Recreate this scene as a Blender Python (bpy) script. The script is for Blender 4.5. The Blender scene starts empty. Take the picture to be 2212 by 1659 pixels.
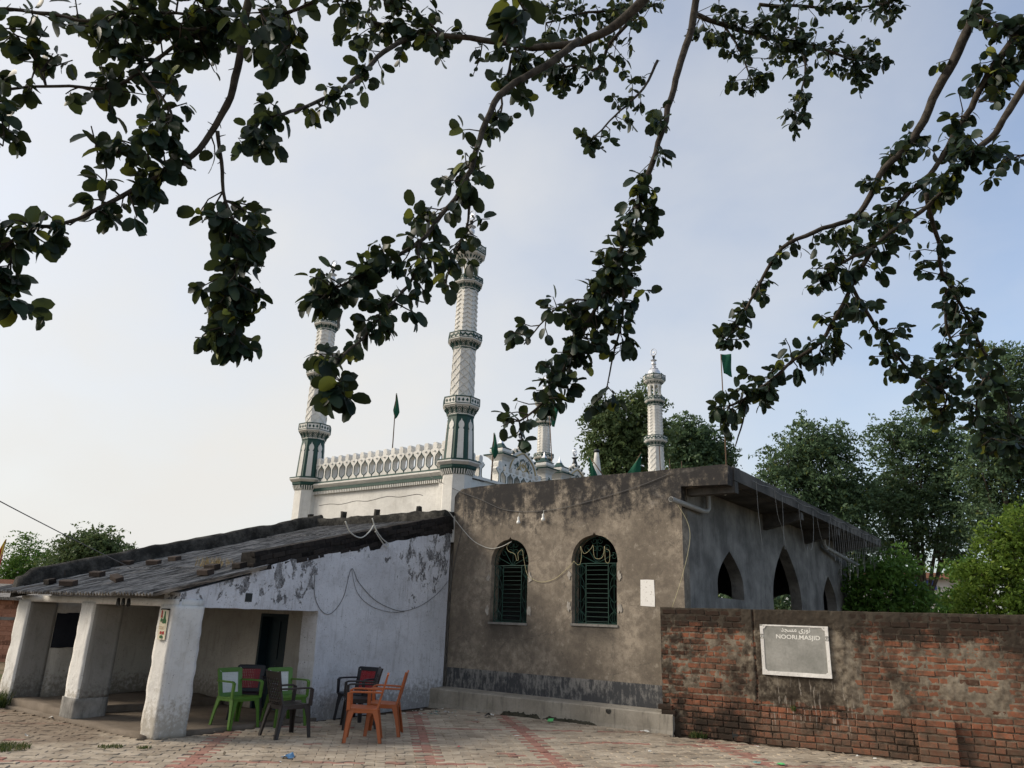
import bpy, bmesh, math, random
import numpy as np
from mathutils import Vector, Matrix, noise
from mathutils.geometry import tessellate_polygon

random.seed(7)
rng = np.random.default_rng(7)
SC = bpy.context.scene
COL = SC.collection
R = math.radians

# ------------------------------------------------------------------ camera
# axes: +X runs along the hall's front wall (to the right and towards the viewer),
# +Y runs away along the hall's side wall, Z up, metres
PITCH, ROLL, YAW, EYE, FPX = 17.36, 2.03, 36.5, 1.6, 1610.0
_y, _t, _r = R(YAW), R(PITCH), R(ROLL)
FW = Vector((-math.sin(_y) * math.cos(_t), math.cos(_y) * math.cos(_t), math.sin(_t)))
_rt = Vector((math.cos(_y), math.sin(_y), 0))
_up = _rt.cross(FW)
RT = _rt * math.cos(_r) + _up * math.sin(_r)
UP = _up * math.cos(_r) - _rt * math.sin(_r)
EYEP = Vector((0, 0, EYE))
cam = bpy.data.cameras.new('camera')
cam.sensor_width = 36
cam.lens = FPX / 2212 * 36
cam.clip_end = 2000
cam.clip_start = 0.05
camo = bpy.data.objects.new('camera', cam)
COL.objects.link(camo)
camo.matrix_world = Matrix(((RT.x, UP.x, -FW.x, 0), (RT.y, UP.y, -FW.y, 0), (RT.z, UP.z, -FW.z, EYE), (0, 0, 0, 1)))
SC.camera = camo

# ------------------------------------------------------------------ sky and sun
SUN_EL, SUN_AZ = 30.0, 124.0        # azimuth counter-clockwise from +Y
SUN_DIR = Vector((-math.sin(R(SUN_AZ)) * math.cos(R(SUN_EL)), math.cos(R(SUN_AZ)) * math.cos(R(SUN_EL)), math.sin(R(SUN_EL))))
SKY_STRENGTH, SUN_STRENGTH, EXPOSURE = 0.104, 1.5, 1.24
w = bpy.data.worlds.new('World')
SC.world = w
w.use_nodes = True
nt = w.node_tree
for n in list(nt.nodes):
    nt.nodes.remove(n)
L = nt.links.new
out = nt.nodes.new('ShaderNodeOutputWorld')
bg = nt.nodes.new('ShaderNodeBackground')
sky = nt.nodes.new('ShaderNodeTexSky')
sky.sky_type = 'NISHITA'
sky.sun_disc = False
sky.sun_elevation = R(SUN_EL)
sky.sun_rotation = R(-SUN_AZ)
sky.air_density = 1.0
sky.dust_density = 3.0
sky.ozone_density = 2.0
tc = nt.nodes.new('ShaderNodeTexCoord')
mp = nt.nodes.new('ShaderNodeMapping')
mp.inputs['Scale'].default_value = (1.0, 1.3, 1.8)
mp.inputs['Rotation'].default_value = (0.2, 0.1, 0.9)
L(tc.outputs['Generated'], mp.inputs['Vector'])
cl = nt.nodes.new('ShaderNodeTexNoise')
cl.inputs['Scale'].default_value = 3.2
cl.inputs['Detail'].default_value = 6
cl.inputs['Roughness'].default_value = 0.5
cl.inputs['Distortion'].default_value = 0.15
L(mp.outputs['Vector'], cl.inputs['Vector'])
cr = nt.nodes.new('ShaderNodeValToRGB')
cr.color_ramp.elements[0].position = 0.30
cr.color_ramp.elements[0].color = (0.0, 0.0, 0.0, 1)
cr.color_ramp.elements[1].position = 0.78
cr.color_ramp.elements[1].color = (0.34, 0.34, 0.34, 1)
L(cl.outputs['Fac'], cr.inputs['Fac'])
# thin high cloud: a white veil lit as strongly as the sky around it
cm = nt.nodes.new('ShaderNodeMix')
cm.data_type = 'RGBA'
cm.inputs['B'].default_value = (3.42, 3.37, 3.25, 1)
# the veil thickens into warm haze low over the horizon
sx = nt.nodes.new('ShaderNodeSeparateXYZ')
L(tc.outputs['Generated'], sx.inputs[0])
hz = nt.nodes.new('ShaderNodeMapRange')
hz.interpolation_type = 'SMOOTHSTEP'
hz.inputs['From Min'].default_value = 0.75
hz.inputs['From Max'].default_value = 0.0
hz.inputs['To Min'].default_value = 0.50
hz.inputs['To Max'].default_value = 0.84
L(sx.outputs['Z'], hz.inputs['Value'])
# and is densest towards the side the sun stands on
dp = nt.nodes.new('ShaderNodeVectorMath')
dp.operation = 'DOT_PRODUCT'
L(tc.outputs['Generated'], dp.inputs[0])
dp.inputs[1].default_value = Vector((SUN_DIR.x, SUN_DIR.y, 0)).normalized()
hs_ = nt.nodes.new('ShaderNodeMapRange')
hs_.interpolation_type = 'SMOOTHSTEP'
hs_.inputs['From Min'].default_value = -0.75
hs_.inputs['From Max'].default_value = 0.30
hs_.inputs['To Min'].default_value = 0.04
L(dp.outputs['Value'], hs_.inputs['Value'])
hm_ = nt.nodes.new('ShaderNodeMath')
hm_.operation = 'MULTIPLY'
L(hz.outputs['Result'], hm_.inputs[0])
L(hs_.outputs['Result'], hm_.inputs[1])
ha = nt.nodes.new('ShaderNodeMath')
ha.operation = 'ADD'
ha.use_clamp = True
L(hm_.outputs[0], ha.inputs[0])
L(cr.outputs['Color'], ha.inputs[1])
L(ha.outputs[0], cm.inputs['Factor'])
L(sky.outputs['Color'], cm.inputs['A'])
L(cm.outputs['Result'], bg.inputs['Color'])
bg.inputs['Strength'].default_value = SKY_STRENGTH
L(bg.outputs['Background'], out.inputs['Surface'])
sl = bpy.data.lights.new('sun', 'SUN')
sl.energy = SUN_STRENGTH
sl.angle = R(20)
sl.color = (1.0, 0.89, 0.74)
slo = bpy.data.objects.new('sun', sl)
COL.objects.link(slo)
slo.rotation_euler = (-SUN_DIR).to_track_quat('-Z', 'Y').to_euler()
slo.location = (-20, -10, 20)
SC.view_settings.view_transform = 'Standard'
SC.view_settings.look = 'None'
SC.view_settings.exposure = EXPOSURE
SC.view_settings.gamma = 1
SC.view_settings.use_curve_mapping = False
SC.render.engine = 'CYCLES'
SC.cycles.max_bounces = 6
SC.cycles.transparent_max_bounces = 8
SC.cycles.use_denoising = True

# ------------------------------------------------------------------ helpers
def ray(x, y):
    return FW * FPX + RT * (x - 1106) - UP * (y - 829.5)

def at(x, y, d):                      # point of the place seen at (x, y), d metres in front of the eye
    return EYEP + ray(x, y) * (d / FPX)

def atY(x, y, Y):
    r = ray(x, y)
    return EYEP + r * (Y / r.y)

def atX(x, y, X):
    r = ray(x, y)
    return EYEP + r * (X / r.x)

def proj(p):
    d = Vector(p) - EYEP
    z = d.dot(FW)
    return (1106 + FPX * d.dot(RT) / z, 829.5 - FPX * d.dot(UP) / z, z)

def fr(A, B):                         # wall frame: u along A->B, v up, w out to the right of A->B
    A = Vector(A[:2] + (0,)) if len(A) == 2 else Vector(A)
    B = Vector(B[:2] + (0,)) if len(B) == 2 else Vector(B)
    t = (B - A).normalized()
    n = Vector((t.y, -t.x, 0))
    return lambda u, v, wv=0.0: A + t * u + n * wv + Vector((0, 0, v))

class MB:
    def __init__(s):
        s.v, s.f = [], []

    def add(s, vs, fs):
        o = len(s.v)
        s.v += [tuple(p) for p in vs]
        s.f += [tuple(i + o for i in f) for f in fs]
        return s

    def box(s, a, b):
        (x0, y0, z0), (x1, y1, z1) = a, b
        return s.add([(x0, y0, z0), (x1, y0, z0), (x1, y1, z0), (x0, y1, z0), (x0, y0, z1), (x1, y0, z1), (x1, y1, z1), (x0, y1, z1)],
                     [(0, 3, 2, 1), (4, 5, 6, 7), (0, 1, 5, 4), (1, 2, 6, 5), (2, 3, 7, 6), (3, 0, 4, 7)])

    def hexa(s, p):                   # eight corners: four below, four above
        return s.add(p, [(0, 3, 2, 1), (4, 5, 6, 7), (0, 1, 5, 4), (1, 2, 6, 5), (2, 3, 7, 6), (3, 0, 4, 7)])

    def fbox(s, F, u0, u1, v0, v1, w0, w1):
        return s.hexa([F(u0, v0, w0), F(u1, v0, w0), F(u1, v0, w1), F(u0, v0, w1), F(u0, v1, w0), F(u1, v1, w0), F(u1, v1, w1), F(u0, v1, w1)])

    def prism(s, F, poly, w0, w1, holes=()):
        loops = [list(poly)] + [list(h) for h in holes]
        tris = tessellate_polygon([[Vector((u, v, 0)) for u, v in lp] for lp in loops])
        flat = [p for lp in loops for p in lp]
        n = len(flat)
        vs = [F(u, v, w1) for u, v in flat] + [F(u, v, w0) for u, v in flat]
        fs = [tuple(t) for t in tris] + [tuple(i + n for i in reversed(t)) for t in tris]
        o = 0
        for lp in loops:
            k = len(lp)
            for i in range(k):
                a, b = o + i, o + (i + 1) % k
                fs.append((a, b, b + n, a + n))
            o += k
        return s.add(vs, fs)

    def tube(s, pts, rad, n=6, cap=True):
        pts = [Vector(p) for p in pts]
        if not hasattr(rad, '__len__'):
            rad = [rad] * len(pts)
        up = Vector((0, 0, 1))
        o = len(s.v)
        prev = None
        for i, p in enumerate(pts):
            d = (pts[min(i + 1, len(pts) - 1)] - pts[max(i - 1, 0)])
            d = d.normalized() if d.length > 1e-9 else Vector((0, 0, 1))
            if prev is None:
                a = d.cross(up)
                if a.length < 0.05:
                    a = d.cross(Vector((1, 0, 0)))
            else:
                a = prev - d * prev.dot(d)
                if a.length < 1e-6:
                    a = d.cross(up)
            a.normalize()
            prev = a
            b = d.cross(a)
            for k in range(n):
                q = 2 * math.pi * k / n
                s.v.append(tuple(p + (a * math.cos(q) + b * math.sin(q)) * rad[i]))
        for i in range(len(pts) - 1):
            for k in range(n):
                k2 = (k + 1) % n
                s.f.append((o + i * n + k, o + i * n + k2, o + (i + 1) * n + k2, o + (i + 1) * n + k))
        if cap and n > 2:
            s.f.append(tuple(o + k for k in reversed(range(n))))
            s.f.append(tuple(o + (len(pts) - 1) * n + k for k in range(n)))
        return s

    def lathe(s, prof, n, c, rot=0.0, cap=True):
        o = len(s.v)
        for r, z in prof:
            for k in range(n):
                q = rot + 2 * math.pi * k / n
                s.v.append((c[0] + r * math.cos(q), c[1] + r * math.sin(q), c[2] + z))
        for i in range(len(prof) - 1):
            for k in range(n):
                k2 = (k + 1) % n
                s.f.append((o + i * n + k, o + i * n + k2, o + (i + 1) * n + k2, o + (i + 1) * n + k))
        if cap:
            s.f.append(tuple(o + k for k in reversed(range(n))))
            s.f.append(tuple(o + (len(prof) - 1) * n + k for k in range(n)))
        return s

    def strip(s, F, a, b, wd, w0, w1):      # a raised straight rib between two points of a face
        ax, ay = a
        bx, by = b
        l = math.hypot(bx - ax, by - ay) or 1
        nx, ny = -(by - ay) / l * wd / 2, (bx - ax) / l * wd / 2
        return s.prism(F, [(ax + nx, ay + ny), (ax - nx, ay - ny), (bx - nx, by - ny), (bx + nx, by + ny)], w0, w1)

BASE = {}

def build(mb, name, mat, parent=None, smooth=False, origin=None, fix=True, bevel=0):
    v = np.array(mb.v, dtype=float).reshape(-1, 3)
    if parent is not None:
        org = np.array(BASE[parent])
    elif origin is not None:
        org = np.array(origin)
    else:
        lo, hi = v.min(0), v.max(0)
        org = np.array([(lo[0] + hi[0]) / 2, (lo[1] + hi[1]) / 2, lo[2]])
    me = bpy.data.meshes.new(name)
    me.from_pydata((v - org).tolist(), [], mb.f)
    if fix:
        b = bmesh.new()
        b.from_mesh(me)
        bmesh.ops.recalc_face_normals(b, faces=b.faces)
        b.to_mesh(me)
        b.free()
    if smooth:
        me.polygons.foreach_set('use_smooth', [True] * len(me.polygons))
        if smooth != 'all':
            me.set_sharp_from_angle(angle=R(40))
    me.materials.append(mat)
    o = bpy.data.objects.new(name, me)
    COL.objects.link(o)
    if parent is not None:
        o.parent = parent
        o.location = (0, 0, 0)
    else:
        o.location = org
    BASE[o] = tuple(org)
    if bevel:
        m = o.modifiers.new('bevel', 'BEVEL')
        m.width = bevel
        m.segments = 2
        m.limit_method = 'ANGLE'
    return o

def tag(o, label=None, cat=None, group=None, kind=None):
    for k, x in (('label', label), ('category', cat), ('group', group), ('kind', kind)):
        if x:
            o[k] = x
    return o

def thing(name, label, cat, loc, group=None):
    o = bpy.data.objects.new(name, None)
    o.empty_display_size = 0.1
    COL.objects.link(o)
    o.location = loc
    BASE[o] = tuple(loc)
    return tag(o, label, cat, group)

def piece(name, me, parent, mw):              # a piece that shares mesh data, at a world matrix
    o = bpy.data.objects.new(name, me)
    COL.objects.link(o)
    o.parent = parent
    o.matrix_local = Matrix.Translation(-Vector(BASE[parent])) @ mw
    return o

def copy_tree(o, parent=None):
    c = o.copy()
    COL.objects.link(c)
    c.parent = parent
    for ch in list(o.children):
        copy_tree(ch, c)
    return c

def catmull(pts, k=4):
    pts = [Vector(p) for p in pts]
    outp = []
    for i in range(len(pts) - 1):
        p0, p1, p2, p3 = pts[max(i - 1, 0)], pts[i], pts[i + 1], pts[min(i + 2, len(pts) - 1)]
        for j in range(k):
            t = j / k
            outp.append(0.5 * ((2 * p1) + (p2 - p0) * t + (2 * p0 - 5 * p1 + 4 * p2 - p3) * t * t + (3 * p1 - p0 - 3 * p2 + p3) * t ** 3))
    outp.append(pts[-1])
    return outp

def nz(x, y, z=0.0, s=1.0):
    return noise.noise((x * s, y * s, z * s))

def fbm(x, y, z=0.0, s=1.0):
    return noise.fractal((x * s, y * s, z * s), 0.9, 2.0, 4)

# ------------------------------------------------------------------ materials
class N:
    def __init__(s, name):
        s.m = bpy.data.materials.new(name)
        s.m.use_nodes = True
        s.t = s.m.node_tree
        s.b = s.t.nodes['Principled BSDF']
        g = s.t.nodes.new('ShaderNodeNewGeometry')
        s.P = g.outputs['Position']
        s.isl = g.outputs['Random Per Island']
        s.nrm = g.outputs['Normal']
        s._z = None

    def _in(s, sock, x):
        if isinstance(x, bpy.types.NodeSocket):
            s.t.links.new(x, sock)
        elif isinstance(x, (int, float)):
            sock.default_value = x if sock.type == 'VALUE' else (x, x, x, 1) if sock.type == 'RGBA' else (x, x, x)
        else:
            sock.default_value = tuple(x) + (1,) if sock.type == 'RGBA' and len(x) == 3 else tuple(x)

    def xyz(s):
        if s._z is None:
            n = s.t.nodes.new('ShaderNodeSeparateXYZ')
            s.t.links.new(s.P, n.inputs[0])
            s._z = n.outputs
        return s._z

    def vec(s, sx=1, sy=1, sz=1, off=(0, 0, 0)):
        n = s.t.nodes.new('ShaderNodeMapping')
        s.t.links.new(s.P, n.inputs['Vector'])
        n.inputs['Scale'].default_value = (sx, sy, sz)
        n.inputs['Location'].default_value = off
        return n.outputs['Vector']

    def noise(s, scale, detail=4, rough=0.6, vec=None, dist=0.0):
        n = s.t.nodes.new('ShaderNodeTexNoise')
        n.inputs['Scale'].default_value = scale
        n.inputs['Detail'].default_value = detail
        n.inputs['Roughness'].default_value = rough
        n.inputs['Distortion'].default_value = dist
        s.t.links.new(vec if vec is not None else s.P, n.inputs['Vector'])
        return n.outputs['Fac']

    def voro(s, scale, vec=None, feature='F1'):
        n = s.t.nodes.new('ShaderNodeTexVoronoi')
        n.feature = feature
        n.inputs['Scale'].default_value = scale
        s.t.links.new(vec if vec is not None else s.P, n.inputs['Vector'])
        return n.outputs['Distance']

    def ramp(s, f, a, b, lo=0.0, hi=1.0):
        n = s.t.nodes.new('ShaderNodeMapRange')
        n.interpolation_type = 'SMOOTHSTEP'
        s._in(n.inputs['Value'], f)
        n.inputs['From Min'].default_value = a
        n.inputs['From Max'].default_value = b
        n.inputs['To Min'].default_value = lo
        n.inputs['To Max'].default_value = hi
        return n.outputs['Result']

    def op(s, o, a, b=0.0, clamp=False):
        n = s.t.nodes.new('ShaderNodeMath')
        n.operation = o
        n.use_clamp = clamp
        s._in(n.inputs[0], a)
        s._in(n.inputs[1], b)
        return n.outputs[0]

    def mix(s, f, a, b, mode='MIX'):
        n = s.t.nodes.new('ShaderNodeMix')
        n.data_type = 'RGBA'
        n.blend_type = mode
        s._in(n.inputs['Factor'], f)
        s._in(n.inputs['A'], a)
        s._in(n.inputs['B'], b)
        return n.outputs['Result']

    def rnd(s):
        return s.t.nodes.new('ShaderNodeObjectInfo').outputs['Random']

    def fin(s, col, rough=0.9, spec=0.25, height=None, bump=0.4, dist=0.01, metal=0.0):
        s._in(s.b.inputs['Base Color'], col)
        s._in(s.b.inputs['Roughness'], rough)
        s.b.inputs['Specular IOR Level'].default_value = spec
        s.b.inputs['Metallic'].default_value = metal
        if height is not None:
            n = s.t.nodes.new('ShaderNodeBump')
            n.inputs['Strength'].default_value = bump
            n.inputs['Distance'].default_value = dist
            s._in(n.inputs['Height'], height)
            s.t.links.new(n.outputs['Normal'], s.b.inputs['Normal'])
        return s.m

def plain(name, c, rough=0.7, spec=0.3, var=0.25, scale=9.0, metal=0.0, bump=0.15):
    n = N(name)
    f = n.noise(scale, 5)
    lo = tuple(x * (1 - var) for x in c)
    hi = tuple(min(1, x * (1 + var)) for x in c)
    return n.fin(n.mix(f, lo, hi), rough, spec, n.noise(scale * 6, 3), bump, 0.004, metal)

def m_whitewash(name, base, dirt=(0.30, 0.27, 0.22), patch=0.64, bare=(0.24, 0.23, 0.22), low=0.5, zones=(), streak=0.4, speck=0.0):
    """limewash with rain streaks, splash-back at the foot and flaked places; zones: (axis, from, to, axis2, from2, to2, extra)"""
    n = N(name)
    x, y, z = n.xyz()
    ax = {'x': x, 'y': y, 'z': z}
    big = n.noise(0.9, 5, 0.6)
    mid = n.noise(4.0, 6, 0.7)
    fine = n.noise(16, 6, 0.72)
    c = n.mix(n.ramp(big, 0.32, 0.68), base, tuple(b * 0.80 for b in base))
    c = n.mix(n.op('MULTIPLY', n.ramp(mid, 0.48, 0.68), 0.30), c, dirt)
    st = n.noise(6, 4, 0.6, n.vec(3.2, 3.2, 0.35))
    c = n.mix(n.op('MULTIPLY', n.ramp(st, 0.52, 0.74), streak), c, dirt)
    foot = n.op('ADD', n.ramp(z, 0.85, 0.0), n.op('MULTIPLY', n.op('SUBTRACT', fine, 0.5), 2.2))
    c = n.mix(n.op('MULTIPLY', n.ramp(foot, 0.35, 1.0), low), c, dirt)
    pf = n.noise(5.0, 8, 0.74, n.vec(1, 1, 0.75), 0.35)
    for a1, f1, t1, a2, f2, t2, ex in zones:
        q = n.ramp(ax[a1], f1, t1, 0.0, ex)
        if a2:
            q = n.op('MULTIPLY', q, n.ramp(ax[a2], f2, t2))
        pf = n.op('ADD', pf, q)
    pm = n.ramp(pf, patch, patch + 0.02)
    c = n.mix(pm, c, n.mix(n.ramp(fine, 0.35, 0.65), tuple(b * 0.45 for b in bare), tuple(b * 1.5 for b in bare)))
    rim = n.op('MULTIPLY', n.ramp(pf, patch - 0.03, patch), n.op('SUBTRACT', 1.0, pm))
    c = n.mix(n.op('MULTIPLY', rim, 0.35), c, tuple(min(0.85, b * 1.3) for b in base))
    sp = n.noise(42, 3, 0.6)
    c = n.mix(n.op('MULTIPLY', n.ramp(sp, 0.66 - speck, 0.70 - speck), 0.75), c, tuple(b * 0.4 for b in bare))
    h = n.op('SUBTRACT', n.op('ADD', n.noise(5, 6, 0.65), n.op('MULTIPLY', fine, 0.6)), n.op('MULTIPLY', pm, 1.1))
    return n.fin(c, 0.92, 0.15, h, 0.7, 0.022)

def m_hallplaster():
    n = N('hall_plaster')
    x, y, z = n.xyz()
    b1 = n.noise(1.1, 6, 0.62)
    b2 = n.noise(4.5, 6, 0.7)
    fine = n.noise(40, 4, 0.7)
    c = n.mix(n.ramp(b1, 0.32, 0.68), (0.158, 0.135, 0.108), (0.305, 0.262, 0.208))
    c = n.mix(n.op('MULTIPLY', n.ramp(b2, 0.44, 0.62), 0.55), c, (0.135, 0.115, 0.093))
    bl = n.noise(8.0, 8, 0.75, n.vec(1, 1, 1, (2, 8, 3)))
    c = n.mix(n.op('MULTIPLY', n.ramp(bl, 0.46, 0.60), 0.55), c, (0.115, 0.098, 0.082))
    c = n.mix(n.op('MULTIPLY', n.ramp(bl, 0.44, 0.34), 0.45), c, (0.365, 0.325, 0.27))
    # black algae run-off below the roof edge
    dr = n.noise(1.5, 7, 0.7, n.vec(2.0, 2.0, 0.8))
    e = n.op('ADD', n.ramp(z, 2.3, 4.0, -0.30, 0.27), n.op('ADD', dr, n.op('MULTIPLY', n.op('SUBTRACT', bl, 0.5), 0.7)))
    c = n.mix(n.op('MULTIPLY', n.ramp(e, 0.50, 0.82), 0.93), c, (0.026, 0.026, 0.028))
    pale = n.noise(1.7, 7, 0.7, n.vec(1, 1, 1.5, (3, 1, 7)))
    c = n.mix(n.op('MULTIPLY', n.ramp(pale, 0.58, 0.72), n.op('MULTIPLY', n.ramp(z, 2.9, 3.6), 0.45)), c, (0.30, 0.275, 0.245))
    # soot under the two window sills, with its own ragged outline
    for cx in (-8.53, -6.70):
        dx = n.op('ABSOLUTE', n.op('SUBTRACT', x, cx))
        dz = n.ramp(z, 0.95, 1.5)
        mk = n.op('MULTIPLY', n.op('MULTIPLY', n.ramp(n.op('ADD', dx, n.op('MULTIPLY', n.op('SUBTRACT', b2, 0.5), 0.9)), 0.62, 0.25), dz), n.ramp(z, 1.56, 1.50))
        c = n.mix(n.op('MULTIPLY', mk, 0.8), c, (0.05, 0.045, 0.04))
    # painted dark dado along the foot
    dd = n.ramp(n.op('ADD', z, n.op('MULTIPLY', n.op('SUBTRACT', fine, 0.5), 0.02)), 0.655, 0.645)
    ds = n.noise(9, 5, 0.7, n.vec(2, 2, 0.6))
    dc = n.mix(n.ramp(n.op('ADD', n.op('MULTIPLY', ds, 0.55), n.op('MULTIPLY', n.noise(2.6, 6, 0.7, n.vec(1, 1, 1.2, (4, 2, 1))), 0.55)), 0.50, 0.64), (0.060, 0.062, 0.066), (0.20, 0.195, 0.185))
    c = n.mix(dd, c, dc)
    c = n.mix(0.28, c, n.mix(fine, (0.1, 0.1, 0.1), (1, 1, 1)), 'OVERLAY')
    cr = n.voro(0.9, n.vec(1, 1, 1.0), 'DISTANCE_TO_EDGE')
    wob = n.op('ADD', cr, n.op('MULTIPLY', n.op('SUBTRACT', b2, 0.5), 0.16))
    c = n.mix(n.op('MULTIPLY', n.ramp(n.op('ABSOLUTE', wob), 0.006, 0.0), 0.5), c, (0.06, 0.055, 0.05))
    return n.fin(c, 0.95, 0.12, n.op('ADD', n.op('MULTIPLY', b2, 0.8), n.op('MULTIPLY', fine, 0.35)), 0.6, 0.012)

def m_cement(name, lo, hi, streak=0.5, sc=1.0, dark=(0.05, 0.05, 0.05)):
    n = N(name)
    b1 = n.noise(1.6 * sc, 6, 0.65)
    st = n.noise(5 * sc, 5, 0.65, n.vec(2.2, 2.2, 0.3))
    fine = n.noise(34, 4, 0.7)
    c = n.mix(n.ramp(b1, 0.3, 0.72), lo, hi)
    c = n.mix(n.op('MULTIPLY', n.ramp(st, 0.5, 0.75), streak), c, dark)
    c = n.mix(0.22, c, n.mix(fine, (0.1, 0.1, 0.1), (1, 1, 1)), 'OVERLAY')
    return n.fin(c, 0.93, 0.15, n.op('ADD', b1, n.op('MULTIPLY', fine, 0.4)), 0.5, 0.012)

def wall_stain(n, c, amt=1.0):
    """soot-black growth on the boundary wall: along its top, round the left end, below the plaque; earth at the foot"""
    x, y, z = n.xyz()
    d = n.noise(1.7, 8, 0.72, n.vec(1, 1, 0.8))
    d2 = n.noise(7, 6, 0.7)
    # ingrained grime over the whole wall
    c = n.mix(n.op('MULTIPLY', n.ramp(n.op('ADD', d2, n.op('MULTIPLY', n.op('SUBTRACT', d, 0.5), 0.8)), 0.38, 0.62), 0.68 * amt), c, (0.078, 0.058, 0.043))
    foot = n.op('ADD', n.ramp(z, 0.62, 0.25, 0.0, 0.55), n.op('SUBTRACT', d2, 0.5))
    c = n.mix(n.op('MULTIPLY', n.ramp(foot, 0.2, 0.75), 0.62), c, (0.125, 0.092, 0.066))
    top = n.ramp(z, 1.05, 1.80, -0.20, 0.36)
    left = n.op('MULTIPLY', n.ramp(x, -4.45, -5.15, 0.0, 0.17), 1.0)
    toe = n.op('MULTIPLY', n.ramp(x, -3.6, -4.5, 0.0, 0.24), n.ramp(z, 0.6, 0.2))
    plq = n.op('MULTIPLY', n.ramp(n.op('ABSOLUTE', n.op('SUBTRACT', x, -3.35)), 1.0, 0.35, 0.0, 0.20), n.ramp(z, 0.35, 0.7))
    e = n.op('ADD', n.op('ADD', d, n.op('MULTIPLY', n.op('SUBTRACT', d2, 0.5), 0.5)), n.op('MAXIMUM', n.op('MAXIMUM', top, toe), n.op('MAXIMUM', left, plq)))
    c = n.mix(n.op('MULTIPLY', n.ramp(e, 0.52, 0.74), 0.90 * amt), c, (0.026, 0.021, 0.017))
    # pale lime runs below the plaque
    run = n.noise(7, 3, 0.5, n.vec(4.5, 4.5, 0.28, (0, 0, 2)))
    win = n.op('MULTIPLY', n.ramp(n.op('ABSOLUTE', n.op('SUBTRACT', x, -3.2)), 0.85, 0.5), n.op('MULTIPLY', n.ramp(z, 0.15, 0.4), n.ramp(z, 0.95, 0.75)))
    return n.mix(n.op('MULTIPLY', n.op('MULTIPLY', n.ramp(run, 0.57, 0.62), win), 0.5), c, (0.40, 0.36, 0.31))

def m_brick(name, lo, hi, stain=True):
    n = N(name)
    r = n.rnd()
    r2 = n.op('FRACT', n.op('ADD', r, n.op('MULTIPLY', n.isl, 7.31)))
    c = n.mix(r2, lo, hi)
    c = n.mix(n.ramp(n.op('FRACT', n.op('MULTIPLY', r2, 5.7)), 0.75, 1.0), c, tuple(0.45 * a for a in lo))
    f = n.noise(16, 6, 0.7)
    c = n.mix(n.op('MULTIPLY', n.ramp(f, 0.46, 0.68), 0.6), c, (0.20, 0.145, 0.105) if stain else tuple(1.3 * a for a in hi))
    if stain:
        c = wall_stain(n, c)
    return n.fin(c, 0.95, 0.12, n.noise(45, 5, 0.7), 0.6, 0.006)

def m_mortar(name, lo, hi, stain=True):
    n = N(name)
    f = n.noise(9, 7, 0.7)
    c = n.mix(n.ramp(f, 0.3, 0.7), lo, hi)
    if stain:
        c = wall_stain(n, c, 0.9)
    return n.fin(c, 0.97, 0.1, n.noise(60, 5, 0.7), 0.7, 0.006)

def m_moss(name):
    n = N(name)
    f = n.noise(3, 8, 0.75)
    g = n.noise(22, 6, 0.7)
    c = n.mix(n.ramp(f, 0.4, 0.7), (0.020, 0.020, 0.019), (0.085, 0.082, 0.075))
    c = n.mix(n.op('MULTIPLY', n.ramp(g, 0.6, 0.75), 0.5), c, (0.13, 0.12, 0.105))
    return n.fin(c, 0.98, 0.08, n.op('ADD', g, f), 0.9, 0.03)

def m_roofsheet():
    n = N('weathered_roof_sheet')
    st = n.noise(6, 6, 0.7, n.vec(6.0, 0.30, 1))
    f = n.noise(2.4, 7, 0.72)
    g = n.noise(30, 5, 0.7)
    c = n.mix(n.ramp(st, 0.38, 0.62), (0.060, 0.058, 0.055), (0.33, 0.31, 0.285))
    c = n.mix(n.op('MULTIPLY', n.ramp(f, 0.51, 0.66), 0.65), c, (0.045, 0.043, 0.040))
    c = n.mix(n.op('MULTIPLY', n.ramp(g, 0.60, 0.72), 0.5), c, (0.30, 0.28, 0.25))
    c = n.mix(n.op('MULTIPLY', n.ramp(n.rnd(), 0.72, 0.95), 0.35), c, (0.34, 0.32, 0.29))
    return n.fin(c, 0.95, 0.12, g, 0.5, 0.006)

def m_leaf(name, lo, hi, yel=(0.16, 0.17, 0.02), yfrac=0.05, trans=0.35, rough=0.45):
    n = N(name)
    r = n.op('FRACT', n.op('ADD', n.op('MULTIPLY', n.isl, 1.0), n.op('MULTIPLY', n.rnd(), 3.7)))
    c = n.mix(r, lo, hi)
    r3 = n.op('FRACT', n.op('MULTIPLY', r, 13.7))
    c = n.mix(n.ramp(r3, 1 - yfrac - 0.02, 1 - yfrac + 0.02), c, yel)
    s = n.noise(30, 3, 0.6)
    c = n.mix(n.op('MULTIPLY', n.ramp(s, 0.62, 0.75), 0.3), c, tuple(0.5 * a + 0.5 * b for a, b in zip(yel, hi)))
    n.fin(c, rough, 0.22)
    tr = n.t.nodes.new('ShaderNodeBsdfTranslucent')
    n._in(tr.inputs['Color'], n.mix(0.3, c, yel))
    mx = n.t.nodes.new('ShaderNodeMixShader')
    mx.inputs[0].default_value = trans
    o = n.t.nodes['Material Output']
    n.t.links.new(n.b.outputs[0], mx.inputs[1])
    n.t.links.new(tr.outputs[0], mx.inputs[2])
    n.t.links.new(mx.outputs[0], o.inputs['Surface'])
    return n.m

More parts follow.
